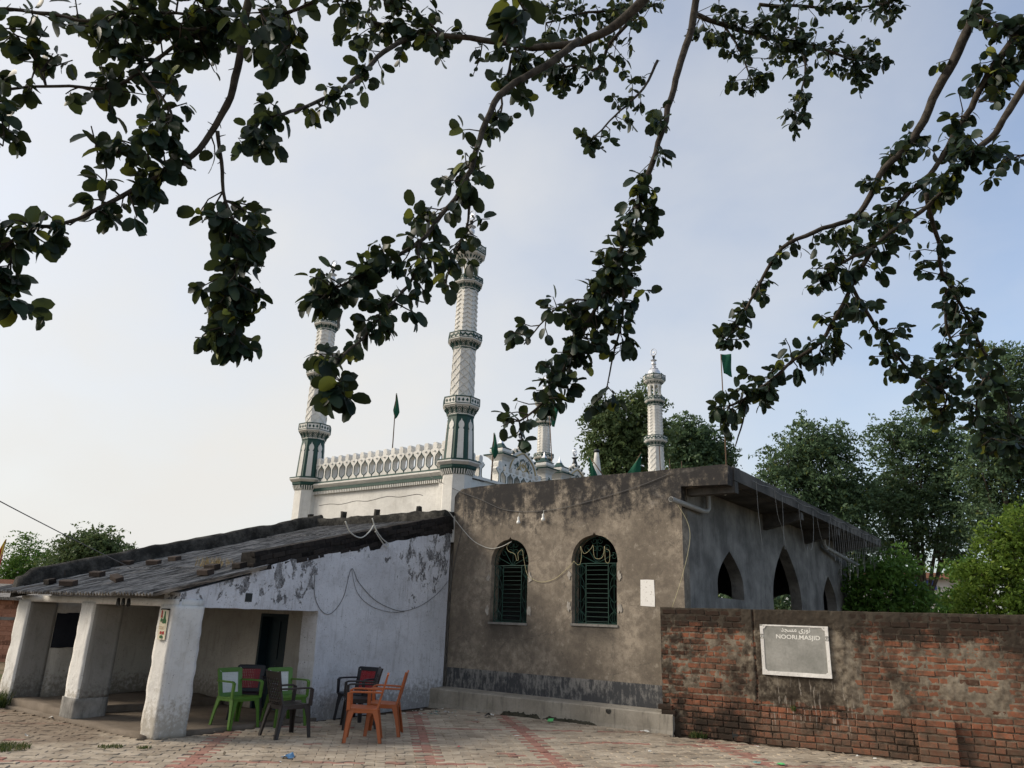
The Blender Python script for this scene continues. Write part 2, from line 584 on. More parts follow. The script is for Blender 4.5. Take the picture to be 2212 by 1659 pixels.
def m_ground():
    n = N('bare_earth')
    f = n.noise(0.35, 7, 0.65)
    g = n.noise(5, 7, 0.7)
    c = n.mix(n.ramp(f, 0.35, 0.65), (0.15, 0.115, 0.075), (0.22, 0.175, 0.12))
    c = n.mix(n.op('MULTIPLY', n.ramp(n.noise(0.6, 6, 0.7, n.vec(1, 1, 1, (5, 3, 0))), 0.5, 0.62), 0.7), c, (0.055, 0.075, 0.025))
    c = n.mix(0.35, c, n.mix(g, (0, 0, 0), (1, 1, 1)), 'OVERLAY')
    return n.fin(c, 0.98, 0.08, g, 0.8, 0.03)

def m_paver(name, lo, hi):
    n = N(name)
    r = n.op('FRACT', n.op('ADD', n.rnd(), n.op('MULTIPLY', n.isl, 5.13)))
    c = n.mix(r, lo, hi)
    f = n.noise(1.3, 6, 0.65)
    c = n.mix(n.op('MULTIPLY', n.ramp(f, 0.42, 0.66), 0.55), c, (0.165, 0.130, 0.095))
    x, y, z = n.xyz()
    # trodden-in earth on the side by the shed
    e = n.op('ADD', n.ramp(x, -8.6, -12.0, 0.0, 0.5), f)
    c = n.mix(n.op('MULTIPLY', n.ramp(e, 0.55, 0.9), 0.75), c, (0.19, 0.145, 0.105))
    g = n.noise(30, 5, 0.7)
    c = n.mix(0.3, c, n.mix(g, (0.05, 0.05, 0.05), (1, 1, 1)), 'OVERLAY')
    return n.fin(c, 0.9, 0.2, g, 0.5, 0.005)

WW = m_whitewash('pillar_whitewash', (0.72, 0.71, 0.68), patch=0.66, low=0.75, streak=0.25, zones=(('z', 0.5, 0.0, None, 0, 0, 0.05),))
WG = m_whitewash('gable_whitewash', (0.66, 0.67, 0.705), patch=0.662, low=0.85, bare=(0.20, 0.20, 0.205), dirt=(0.24, 0.235, 0.23), speck=0.02,
                 zones=(('z', 1.45, 1.75, 'y', 8.35, 7.9, 0.125), ('z', 2.0, 2.8, None, 0, 0, 0.07), ('y', 9.3, 10.6, 'z', 1.2, 2.0, 0.085), ('z', 0.5, 0.0, None, 0, 0, 0.05)))
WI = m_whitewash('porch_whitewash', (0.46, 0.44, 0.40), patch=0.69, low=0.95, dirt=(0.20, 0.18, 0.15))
WS = m_whitewash('shaded_pillar_side', (0.27, 0.262, 0.245), patch=0.67, low=0.9, dirt=(0.13, 0.12, 0.105), bare=(0.15, 0.145, 0.14))  # darker whitewash, the shade under the porch roof is in its colour
HP = m_hallplaster()
CEM = m_cement('grey_cement', (0.110, 0.106, 0.099), (0.250, 0.240, 0.222), 0.55)
CEMD = m_cement('dark_cement', (0.045, 0.044, 0.042), (0.125, 0.118, 0.108), 0.6)
PLI = m_cement('plinth_cement', (0.22, 0.20, 0.165), (0.34, 0.31, 0.26), 0.5, 1.4, (0.06, 0.055, 0.05))
INT = m_cement('interior_cement', (0.055, 0.055, 0.055), (0.10, 0.098, 0.095), 0.3)
BRK = m_brick('wall_brick', (0.150, 0.062, 0.039), (0.265, 0.104, 0.058))
MOR = m_mortar('wall_mortar', (0.135, 0.112, 0.085), (0.25, 0.215, 0.165))
BRD = m_brick('sooty_brick', (0.014, 0.013, 0.013), (0.036, 0.031, 0.028), False)
BRL = m_brick('loose_brick', (0.020, 0.018, 0.017), (0.052, 0.040, 0.034), False)
BRH = m_brick('house_brick', (0.27, 0.13, 0.085), (0.36, 0.19, 0.13), False)
MORD = m_mortar('sooty_mortar', (0.010, 0.010, 0.010), (0.028, 0.026, 0.024), False)
MOSS = m_moss('blackened_moss')
MOSF = m_cement('footing_moss', (0.030, 0.030, 0.022), (0.085, 0.080, 0.060), 0.4, 4)
RSH = m_roofsheet()
WHT = m_whitewash('mosque_white', (0.75, 0.735, 0.69), dirt=(0.42, 0.40, 0.36), patch=0.80, low=0.0, bare=(0.5, 0.49, 0.46), streak=0.3, speck=-0.2)
GRN = plain('mosque_green', (0.012, 0.050, 0.040), 0.55, 0.3, 0.4)
GOLD = plain('dull_gold', (0.42, 0.33, 0.18), 0.6, 0.3)
SILV = plain('silver_paint', (0.62, 0.63, 0.66), 0.35, 0.5, 0.1, metal=0.4)
BLKM = plain('black_paint', (0.012, 0.016, 0.017), 0.5, 0.4, 0.3)
GRILL = plain('grille_green', (0.009, 0.042, 0.031), 0.5, 0.35, 0.35)
DOORM = plain('door_teal', (0.006, 0.020, 0.028), 0.5, 0.35, 0.35, 5)
BBRD = m_cement('blackboard', (0.010, 0.012, 0.018), (0.022, 0.025, 0.033), 0.15)
PIPE = plain('pvc_pipe', (0.30, 0.30, 0.29), 0.5, 0.4, 0.2)
WIRE = plain('white_cable', (0.50, 0.50, 0.46), 0.6, 0.3)
WIREG = plain('grey_string', (0.26, 0.26, 0.25), 0.7, 0.2)
WIRED = plain('dark_cable', (0.09, 0.09, 0.09), 0.6, 0.3)
WIREY = plain('yellowed_cable', (0.42, 0.38, 0.22), 0.6, 0.3)
BULB = plain('bulb_white', (0.80, 0.80, 0.76), 0.25, 0.5, 0.05)
FLAG = plain('flag_green', (0.007, 0.075, 0.042), 0.75, 0.2, 0.25)
POLE = plain('bamboo_pole', (0.13, 0.085, 0.055), 0.8, 0.2, 0.4)
BARK = m_cement('bark', (0.028, 0.024, 0.020), (0.085, 0.073, 0.060), 0.4, 14)
BARKD = m_cement('dark_bark', (0.05, 0.042, 0.034), (0.11, 0.092, 0.072), 0.3, 3)
LEAF = m_leaf('fig_leaf', (0.007, 0.019, 0.015), (0.024, 0.048, 0.028), (0.17, 0.19, 0.03), 0.05, 0.22, 0.45)
LFD = m_leaf('neem_leaf', (0.042, 0.082, 0.044), (0.112, 0.178, 0.088), (0.13, 0.16, 0.04), 0.05, 0.3, 0.55)
LFB = m_leaf('bright_leaf', (0.062, 0.115, 0.014), (0.135, 0.215, 0.030), (0.22, 0.30, 0.05), 0.08, 0.4, 0.55)
LFM = m_leaf('mid_leaf', (0.045, 0.110, 0.020), (0.110, 0.215, 0.040), (0.15, 0.21, 0.04), 0.06, 0.35, 0.55)
LFH = m_leaf('mango_leaf', (0.050, 0.085, 0.032), (0.115, 0.165, 0.065), (0.15, 0.18, 0.06), 0.05, 0.3, 0.55)
PAV = m_paver('beige_paver', (0.295, 0.245, 0.185), (0.425, 0.362, 0.280))
PAVR = m_paver('red_paver', (0.270, 0.135, 0.105), (0.34, 0.180, 0.140))
GND = m_ground()
FLR = m_cement('porch_floor', (0.13, 0.105, 0.08), (0.20, 0.165, 0.13), 0.2)
PAPER = N('white_paper')
PAPER = PAPER.fin(PAPER.mix(PAPER.ramp(PAPER.noise(30, 5, 0.7, PAPER.vec(1, 1, 1.6)), 0.60, 0.64), (0.74, 0.73, 0.70), (0.36, 0.33, 0.29)), 0.9, 0.1)
SIGNG = m_cement('plaque_grey', (0.22, 0.22, 0.20), (0.33, 0.325, 0.30), 0.35, 2.5, (0.14, 0.14, 0.135))
SIGNW = m_whitewash('plaque_white', (0.80, 0.78, 0.74), dirt=(0.6, 0.58, 0.55), patch=0.68, low=0, bare=(0.36, 0.36, 0.34))

# ------------------------------------------------------------------ ground and paving
def ground_sheet():
    n = 90
    xs = np.concatenate([np.linspace(-300, -30, 12), np.linspace(-28, 14, 60), np.linspace(20, 300, 12)])
    ys = np.concatenate([np.linspace(-200, -8, 8), np.linspace(-6, 34, 60), np.linspace(40, 400, 12)])
    mb = MB()
    for yv in ys:
        for xv in xs:
            z = -0.03 + 0.012 * fbm(xv, yv, 0, 0.7)
            if -14.2 < xv < 2 and 2 < yv < 13:
                z = -0.055
            mb.v.append((xv, yv, z))
    k = len(xs)
    for j in range(len(ys) - 1):
        for i in range(k - 1):
            mb.f.append((j * k + i, j * k + i + 1, (j + 1) * k + i + 1, (j + 1) * k + i))
    tag(build(mb, 'ground', GND, smooth='all', origin=(0, 0, 0), fix=False), kind='structure')
ground_sheet()

def paving():
    LN, WD, A = 0.226, 0.113, 0.017
    prof = [(0.0, 0.0), (0.16, 1.0), (0.36, 1.0), (0.64, -1.0), (0.84, -1.0), (1.0, 0.0)]
    def f(x):
        x = x % 1.0
        for (a, b), (c, d) in zip(prof, prof[1:]):
            if a <= x <= c:
                return (b + (d - b) * (x - a) / (c - a)) * A
    meshes = {}
    for red in (0, 1):
        for ph in (0.0, 0.5):
            xs = [0.0] + sorted((p[0] - ph) % 1.0 for p in prof[:-1] if 0.001 < (p[0] - ph) % 1.0 < 0.999) + [1.0]
            def ring(ins, z):
                top = []
                for x in xs:
                    xx = min(max(x * LN, ins), LN - ins)
                    top.append((xx - LN / 2, f(xx / LN + ph) + WD - ins - WD / 2, z))
                bot = []
                for x in reversed(xs):
                    xx = min(max(x * LN, ins), LN - ins)
                    bot.append((xx - LN / 2, f(xx / LN + ph) + ins - WD / 2, z))
                return bot + top
            a, b, c = ring(0.0025, -0.03), ring(0.0025, -0.004), ring(0.008, 0.0)
            n = len(a)
            fs = []
            for i in range(n):
                j = (i + 1) % n
                fs.append((i, i + n, j + n, j))
                fs.append((i + n, i + 2 * n, j + 2 * n, j + n))
            h = n // 2
            for i in range(h - 1):
                fs.append((2 * n + i, 2 * n + i + 1, 2 * n + n - 2 - i, 2 * n + n - 1 - i))
            me = bpy.data.meshes.new('paver')
            me.from_pydata(a + b + c, [], fs)
            bm_ = bmesh.new()
            bm_.from_mesh(me)
            bmesh.ops.recalc_face_normals(bm_, faces=bm_.faces)
            bm_.to_mesh(me)
            bm_.free()
            me.materials.append(PAVR if red else PAV)
            meshes[(red, ph)] = me
    base = MB()
    base.add([(-14.1, 2.2, -0.035), (2.5, 2.2, -0.035), (2.5, 12.2, -0.035), (-14.1, 12.2, -0.035)], [(0, 1, 2, 3)])
    root = tag(build(base, 'paving', plain('joint_earth', (0.075, 0.056, 0.040), 0.95, 0.1), origin=(0, 0, 0), fix=False), kind='structure')
    ca = math.sqrt(0.5)
    items = []
    for j in range(-10, 150):
        for i in range(-80, 70):
            u = (i + 0.5 * (j % 2)) * LN
            v = j * WD
            # rows run along the diagonal of the courtyard
            x, y = ca * u - ca * v, ca * u + ca * v
            if not (-14.0 < x < 1.6 and 2.6 < y < 12.0):
                continue
            if y > 11.30 + 0.05 * (x + 9.8) and x < -5.2:
                continue
            if x >= -5.2 and y > 11.40 + 0.12 * (x + 5.35) - 0.12:
                continue
            if x < -9.5 and y > 5.5 or x < -9.62 - 0.075 * (y - 5.65) and y > 5.5:
                continue
            px, py, d = proj((x, y, 0))
            if d < 1 or not (-150 < px < 2360 and py < 1790):
                continue
            s_, t_ = x + y, y - x
            red = any(abs(s_ - q) < 0.16 for q in (-2.78, 0.92, 2.9, 6.62)) and rng.random() < 0.93
            red = red or any(abs(t_ - q) < 0.085 for q in (13.15, 16.95)) and rng.random() < 0.85 or abs(t_ - 15.38) < 0.08 and x > -6.2 and rng.random() < 0.8
            red = red or rng.random() < 0.012
            vis = -20 < px < 2230 and py < 1675
            items.append((d if vis else d + 100, x, y, red, 0.0 if j % 2 == 0 else 0.5))
    items.sort(key=lambda q: q[0])
    rest = {0: MB(), 1: MB()}
    for k, (d, x, y, red, ph) in enumerate(items):
        dz = 0.003 * rng.normal() + 0.012 * fbm(x, y, 0, 0.5)
        M = Matrix.Translation((x, y, dz)) @ Matrix.Rotation(R(45) + 0.012 * rng.normal(), 4, 'Z') @ Matrix.Rotation(0.028 * rng.normal(), 4, 'X') @ Matrix.Rotation(0.016 * rng.normal(), 4, 'Y')
        me = meshes[(int(red), ph)]
        if k < 300:
            piece('paver', me, root, M)
        else:
            rest[int(red)].add([M @ v.co for v in me.vertices], [tuple(p.vertices) for p in me.polygons])
    tag(build(rest[0], 'paver_field', PAV, root, fix=False), kind='stuff')
    tag(build(rest[1], 'paver_lines', PAVR, root, fix=False), kind='stuff')
paving()

# ------------------------------------------------------------------ rough masonry block
def rough_box(mb, F, u0, u1, v0, v1, w0, w1, amp=0.012, step=0.09, sc=4.0, seed=0.0, wear=0.0):
    """a plastered block with uneven faces and worn arrises"""
    nu, nv, nw = (max(2, int(abs(b - a) / step)) for a, b in ((u0, u1), (v0, v1), (w0, w1)))
    idx = {}
    def vert(i, j, k):
        if (i, j, k) not in idx:
            a, b, c = i / nu, j / nv, k / nw
            p = [u0 + (u1 - u0) * a, v0 + (v1 - v0) * b, w0 + (w1 - w0) * c]
            q = (p[0] * sc + seed, p[1] * sc, p[2] * sc)
            du = noise.noise(q) * amp
            dw = noise.noise((q[0] + 9, q[1] + 5, q[2])) * amp
            edge = (i in (0, nu)) and (k in (0, nw))
            if edge and wear:
                e = max(0, noise.noise((p[1] * 6 + seed, p[0] * 3, 2.2))) * wear
                p[0] += e * (1 if i == 0 else -1)
                p[2] += e * (1 if k == 0 else -1)
            if i in (0, nu):
                p[0] += du
            if k in (0, nw):
                p[2] += dw
            if j == nv:
                p[1] += noise.noise((q[0], 3.3, q[2])) * amp
            idx[(i, j, k)] = len(mb.v)
            mb.v.append(tuple(F(*p)))
        return idx[(i, j, k)]
    def face(g, n1, n2):
        for a in range(n1):
            for b in range(n2):
                mb.f.append((g(a, b), g(a + 1, b), g(a + 1, b + 1), g(a, b + 1)))
    face(lambda a, b: vert(a, b, 0), nu, nv)
    face(lambda a, b: vert(a, b, nw), nu, nv)
    face(lambda a, b: vert(0, b, a), nw, nv)
    face(lambda a, b: vert(nu, b, a), nw, nv)
    face(lambda a, b: vert(a, 0, b), nu, nw)
    face(lambda a, b: vert(a, nv, b), nu, nw)
    return mb

WORLD = lambda u, v, wv=0.0: Vector((u, wv, v))          # u = X, v = Z, w = Y

def brick_mesh(l, h, d, seed, mat):
    rr = random.Random(seed)
    j = lambda a=0.004: rr.uniform(-a, a)
    v = []
    for (ins, w_) in ((0.0, -d), (0.0, -0.007), (0.007, 0.0)):
        for su, sv in ((-1, -1), (1, -1), (1, 1), (-1, 1)):
            v.append((su * (l / 2 - ins) + j(), -w_ + (j(0.002) if w_ > -0.01 else 0), sv * (h / 2 - ins) + j(0.003)))
    fs = [(8, 9, 10, 11)]
    for o in (0, 4):
        for i in range(4):
            k = (i + 1) % 4
            fs.append((o + i, o + k, o + 4 + k, o + 4 + i))
    fs.append((3, 2, 1, 0))
    me = bpy.data.meshes.new('brick')
    me.from_pydata(v, [], fs)
    b = bmesh.new()
    b.from_mesh(me)
    bmesh.ops.recalc_face_normals(b, faces=b.faces)
    b.to_mesh(me)
    b.free()
    me.materials.append(mat)
    return me          # front face looks along -Y, centred on the origin

def frame_matrix(F, u, v, wv):
    o = F(u, v, wv)
    t = (F(1, 0, 0) - F(0, 0, 0))
    n = (F(0, 0, 1) - F(0, 0, 0))
    return Matrix(((t.x, -n.x, 0, o.x), (t.y, -n.y, 0, o.y), (0, 0, 1, o.z), (0, 0, 0, 1)))

# ------------------------------------------------------------------ lean-to shed
GA, GB = (-9.47, 5.65), (-9.92, 11.55)
FG = fr(GA, GB)
def roof_z(y):
    return 1.775 + 0.275 * (y - 5.50)

def shed():
    t = thing('lean_to_shed', 'whitewashed lean-to shed with square pillars and weathered corrugated roof', 'shed', (-11.7, 8.4, 0))
    # three square pillars along the open front
    for i, (x1, wdt) in enumerate(((-13.70, 0.40), (-11.56, 0.38), (-9.45, 0.345))):
        mb = rough_box(MB(), WORLD, x1 - wdt, x1, 0 if i else -0.03, 1.60, 5.60, 6.04, 0.0065, 0.05, 6.0, i * 7.7, 0.020)
        o = build(mb, 'pillar', WW, t, smooth='all', fix=True)
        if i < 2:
            build(rough_box(MB(), WORLD, x1 - 0.02, x1 + 0.011, 0.30 if i else 0.05, 1.575, 5.63, 6.045, 0.0025, 0.05, 6, 2.0 + i), 'side_shade', WS, o, smooth='all')  # thin darker slab: roof shade painted onto the pillar's side face
        if i == 1:
            o['label'] = 'whitewashed pillar with dark bare cement foot'
            fm = MB()
            rough_box(fm, WORLD, x1 - wdt - 0.012, x1 + 0.012, 0.0, 0.30, 5.588, 6.05, 0.012, 0.06, 5, 3.1, 0.02)
            build(fm, 'cement_foot', m_cement('foot_cement', (0.14, 0.135, 0.125), (0.30, 0.29, 0.27), 0.55, 2.5), o, smooth='all')
    # beam across the pillars
    mb = rough_box(MB(), WORLD, -14.06, -9.47, 1.58, 1.675, 5.62, 6.02, 0.012, 0.12, 3, 1.2)
    build(mb, 'front_beam', WW, t, smooth='all')
    # gable side: beam panel over the opening and the solid wall behind it
    tz = lambda u: 1.80 + 0.27 * u
    zb = lambda u: 2.18 + 0.218 * (u - 1.23)
    zt = lambda u: 2.38 + 0.241 * (u - 1.13)
    poly = [(0.02, 1.585)]
    for u in np.linspace(0.1, 2.5, 24):
        poly.append((u, 1.585 + 0.014 * nz(u * 5, 2)))
    for q in np.linspace(0.0, 1.62, 18)[1:]:
        poly.append((2.50 + 0.05 * (q / 1.6) + 0.016 * nz(q * 6, 5), 1.60 - q))
    poly += [(5.9, -0.02), (5.9, 3.15)]
    for u in np.linspace(5.8, 1.2, 90):
        poly.append((u, zb(u) + 0.028 * fbm(u, 1, 0, 2.6) + 0.012 * nz(u * 14, 2) - (0.08 if 3.55 < u < 3.85 else 0)))
    poly += [(1.1, tz(1.1) - 0.04), (0.02, 1.76)]
    gw = build(MB().prism(FG, poly, -0.34, 0.0), 'gable_wall', WG, t)
    gw['label'] = 'bluish whitewashed gable wall with flaking plaster'
    hs = MB()
    hs.fbox(FG, 1.06, 1.18, 1.68, 1.80, -0.1, 0.004)
    build(hs, 'putlog_hole', BLKM, gw)
    # sooty brick courses bared along the sloping verge
    msh = [brick_mesh(0.225, 0.070, 0.11, 40 + k, BRD) for k in range(4)]
    vm = MB()
    for k in range(48):
        u0 = 1.16 + k * 0.0995
        u1 = u0 + 0.0995
        vm.prism(FG, [(u0, zb(u0) - 0.12), (u1, zb(u1) - 0.12), (u1, zt(u1) - 0.012), (u0, zt(u0) - 0.012)], -0.33, -0.012)
    build(vm, 'verge_core', MORD, t)
    sl = math.atan(0.24)
    for c in range(6):
        for k in range(21):
            u = 1.24 + k * 0.230 + (c % 2) * 0.115
            z = zt(u) - 0.036 - c * 0.076
            if u > 5.85 or z < zb(u) - 0.05:
                continue
            M = frame_matrix(FG, u, z + 0.004 * rng.normal(), -0.002 + 0.005 * rng.normal()) @ Matrix.Rotation(-sl + 0.03 * rng.normal(), 4, 'Y')
            piece('brick', msh[(k + c) % 4], t, M)
    # porch walls: the back wall with its doorway and the left end wall
    hole = [(-11.22, 0.03), (-10.50, 0.03), (-10.50, 1.52), (-11.22, 1.52)]
    FB = lambda u, v, wv=0.0: Vector((u, 8.25 - wv, v))
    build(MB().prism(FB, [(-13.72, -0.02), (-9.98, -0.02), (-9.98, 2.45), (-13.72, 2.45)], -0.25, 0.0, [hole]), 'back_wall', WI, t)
    dr = build(MB().fbox(FB, -11.17, -10.55, 0.03, 1.47, -0.20, -0.16), 'door', DOORM, t)
    dm = MB()
    for a, b, c, d in ((-11.22, -11.17, 0.03, 1.52), (-10.55, -10.50, 0.03, 1.52), (-11.17, -10.55, 1.47, 1.52)):
        dm.fbox(FB, a, b, c, d, -0.2, 0.008)
    build(dm, 'door_frame', DOORM, dr)
    for a, c in ((-11.12, 0.10), (-10.84, 0.10), (-11.12, 0.80), (-10.84, 0.80)):
        build(MB().fbox(FB, a, a + 0.24, c, c + 0.60, -0.16, -0.145), 'door_panel', DOORM, dr)
    ew = rough_box(MB(), WORLD, -14.06, -13.70, -0.02, 1.66, 6.04, 11.5, 0.01, 0.2, 3, 4.4)
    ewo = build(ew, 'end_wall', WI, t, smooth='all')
    ew2 = MB()
    FE = lambda u, v, wv=0.0: Vector((-13.70 + wv, u, v))
    bp = [(6.06, 0.86)]
    for y in np.linspace(6.06, 6.9, 14):
        bp.append((y, 0.87 + 0.02 * fbm(y, 3, 0, 3)))
    for y in np.linspace(6.9, 6.06, 14):
        bp.append((y, 1.42 + 0.03 * fbm(y, 8, 0, 3)))
    ew2.prism(FE, bp, 0.0, 0.014)
    build(ew2, 'blackboard', BBRD, ewo)
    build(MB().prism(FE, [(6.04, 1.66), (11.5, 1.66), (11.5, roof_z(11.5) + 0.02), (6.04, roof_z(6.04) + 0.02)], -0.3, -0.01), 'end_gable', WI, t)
    # trodden floor with a broken front step
    fm = rough_box(MB(), WORLD, -13.9, -9.62, -0.06, 0.035, 5.56, 8.3, 0.02, 0.16, 2.5, 6.6)
    build(fm, 'porch_floor', FLR, t, smooth='all')
    fs = rough_box(MB(), WORLD, -13.62, -11.90, -0.05, 0.125, 5.62, 8.2, 0.035, 0.12, 3.0, 2.6, 0.05)
    build(fs, 'floor_step', FLR, t, smooth='all')
    # black, moss-grown parapet along the far verge
    pb = MB()
    n = 60
    for i in range(n + 1):
        y = 5.42 + (11.5 - 5.42) * i / n
        h = 0.30 + 0.035 * fbm(y, 0, 0, 1.5) - (0.10 if i < 2 else 0)
        wd = 0.15 + 0.03 * fbm(y, 5, 0, 2) - (0.05 if i == 0 else 0)
        for k in range(9):
            q = math.pi * k / 8
            pb.v.append((-13.92 + wd * math.cos(q), y, roof_z(y) - 0.12 + (h + 0.12) * (math.sin(q) ** 0.45 if k not in (0, 8) else 0) + 0.02 * nz(y * 3, k)))
    for i in range(n):
        for k in range(8):
            pb.f.append((i * 9 + k, i * 9 + k + 1, (i + 1) * 9 + k + 1, (i + 1) * 9 + k))
    pb.f.append(tuple(range(9)))
    pb.f.append(tuple(n * 9 + k for k in range(9)))
    build(pb, 'verge_parapet', MOSS, t, smooth='all')
    # ridge bedded against the mosque wall, with stub ends of old rafters
    rb = rough_box(MB(), WORLD, -14.3, -9.95, 3.25, 3.60, 11.32, 11.62, 0.035, 0.08, 5, 9.0)
    ro = build(rb, 'ridge_bedding', MOSS, t, smooth='all')
    for x in (-14.2, -13.05, -12.0, -10.75):
        sb = rough_box(MB(), WORLD, x - 0.045, x + 0.035, 3.50, 3.74, 11.40, 11.50, 0.02, 0.05, 9, x)
        build(sb, 'rafter_stub', MOSS, t, smooth='all')
    # corrugated sheets in overlapping rows
    def sheet(cols, length):
        mb = MB()
        per = 4
        nn = cols * per + 1
        rows = 6
        for lay in (0.0, -0.007):
            for r_ in range(rows + 1):
                for k in range(nn):
                    x = k * 0.0786 / per
                    mb.v.append((x, length * r_ / rows, 0.025 * math.cos(2 * math.pi * k / per) + lay + 0.004 * nz(k * 0.4, r_, cols)))
        o2 = nn * (rows + 1)
        for r_ in range(rows):
            for k in range(nn - 1):
                a = r_ * nn + k
                mb.f.append((a, a + 1, a + nn + 1, a + nn))
                mb.f.append((o2 + a, o2 + a + nn, o2 + a + nn + 1, o2 + a + 1))
        for k in range(nn - 1):
            mb.f.append((k, o2 + k, o2 + k + 1, k + 1))
            a = rows * nn + k
            mb.f.append((a, a + 1, o2 + a + 1, o2 + a))
        for r_ in range(rows):
            a = r_ * nn
            mb.f.append((a, a + nn, o2 + a + nn, o2 + a))
            a += nn - 1
            mb.f.append((a, o2 + a, o2 + a + nn, a + nn))
        me = bpy.data.meshes.new('roof_sheet')
        me.from_pydata(mb.v, [], mb.f)
        me.polygons.foreach_set('use_smooth', [True] * len(me.polygons))
        me.set_sharp_from_angle(angle=R(60))
        me.materials.append(RSH)
        return me
    sm = sheet(13, 1.72)
    ang = math.atan(0.275)
    for r_ in range(4):
        for k in range(5):
            xe = (-9.42, -9.93, -10.06, -10.18)[r_]
            x = -14.25 + k * (xe - 1.022 + 14.25) / 4 + 0.008 * rng.normal()
            if r_ == 0 and k == 0:
                x -= 0.25
            y = 5.24 + r_ * 1.57 + 0.035 * rng.normal()
            z = roof_z(y) + 0.015 + 0.012 * (r_ % 2) + 0.003 * (k % 2) + 0.002 * rng.normal()
            M = Matrix.Translation((x, y, z)) @ Matrix.Rotation(ang, 4, 'X') @ Matrix.Rotation(0.006 * rng.normal(), 4, 'Z') @ Matrix.Rotation(0.003 * rng.normal(), 4, 'Y')
            piece('roof_sheet', sm, t, M)
    # a broken tail of sheet and matting hanging under the eave
    eb = MB()
    for x in (-10.55, -10.42, -10.28):
        eb.tube([(x, 5.42, 1.66), (x + 0.05, 5.40, 1.58), (x + 0.09, 5.40, 1.61 - 0.05 * rng.random())], [0.02, 0.03, 0.008], 5)
    build(eb, 'eave_remnant', MOSS, t)
    return t
SHED = shed()

# ------------------------------------------------------------------ plastered hall
def arch_loop(cx, half, sill, spring, apex, n=9, point=0.75, waist=0.0):
    """pointed arch outline; point sets how soon the sides swing in"""
    lp = [(cx - half + waist, sill), (cx + half - waist, sill)]
    if waist:
        lp += [(cx + half - waist, spring), ]
    side = []
    for i in range(n + 1):
        q = i / n
        x = half * (1 - q ** (1 / point) if point < 1 else (1 - q) ** (1 / point))
        x = half * math.cos(q * math.pi / 2) ** point if point >= 0.6 else x
        side.append((x, spring + (apex - spring) * (math.sin(q * math.pi / 2) if point >= 0.6 else q)))
    lp += [(cx + x, z) for x, z in side]
    lp += [(cx - x, z) for x, z in reversed(side[:-1])]
    if waist:
        lp += [(cx - half + waist, spring)]
    return lp

def gothic(cx, half, sill, spring, apex, n=8):
    r_ = []
    for i in range(n + 1):
        q = i / n
        r_.append((half * (1 - q ** 1.75), spring + (apex - spring) * q))
    return [(cx - half, sill), (cx + half, sill)] + [(cx + x, z) for x, z in r_] + [(cx - x, z) for x, z in reversed(r_[:-1])]

def ogee(cx, half, sill, spring, apex, n=10):
    """round shoulders with a small point on top, springing a little wider than the opening below"""
    pts = []
    for i in range(n + 1):
        q = i / n * math.pi / 2
        x = half * 1.04 * math.cos(q) ** 0.88
        z = spring + (apex - 0.05 - spring) * math.sin(q)
        pts.append((x, z))
    pts[-1] = (0.0, apex)
    pts.insert(-1, (half * 0.07, apex - 0.042))
    return [(cx - half, sill), (cx + half, sill), (cx + half, spring - 0.03)] + [(cx + x, z) for x, z in pts] + [(cx - x, z) for x, z in reversed(pts[:-1])] + [(cx - half, spring - 0.03)]

def spiral(cx, cz, r0, a0, turns, n=18, shrink=0.25, flip=1):
    o = []
    for i in range(n + 1):
        q = i / n
        r_ = r0 * (1 - q * (1 - shrink))
        a = a0 + flip * turns * 2 * math.pi * q
        o.append((cx + r_ * math.cos(a), cz + r_ * math.sin(a)))
    return o

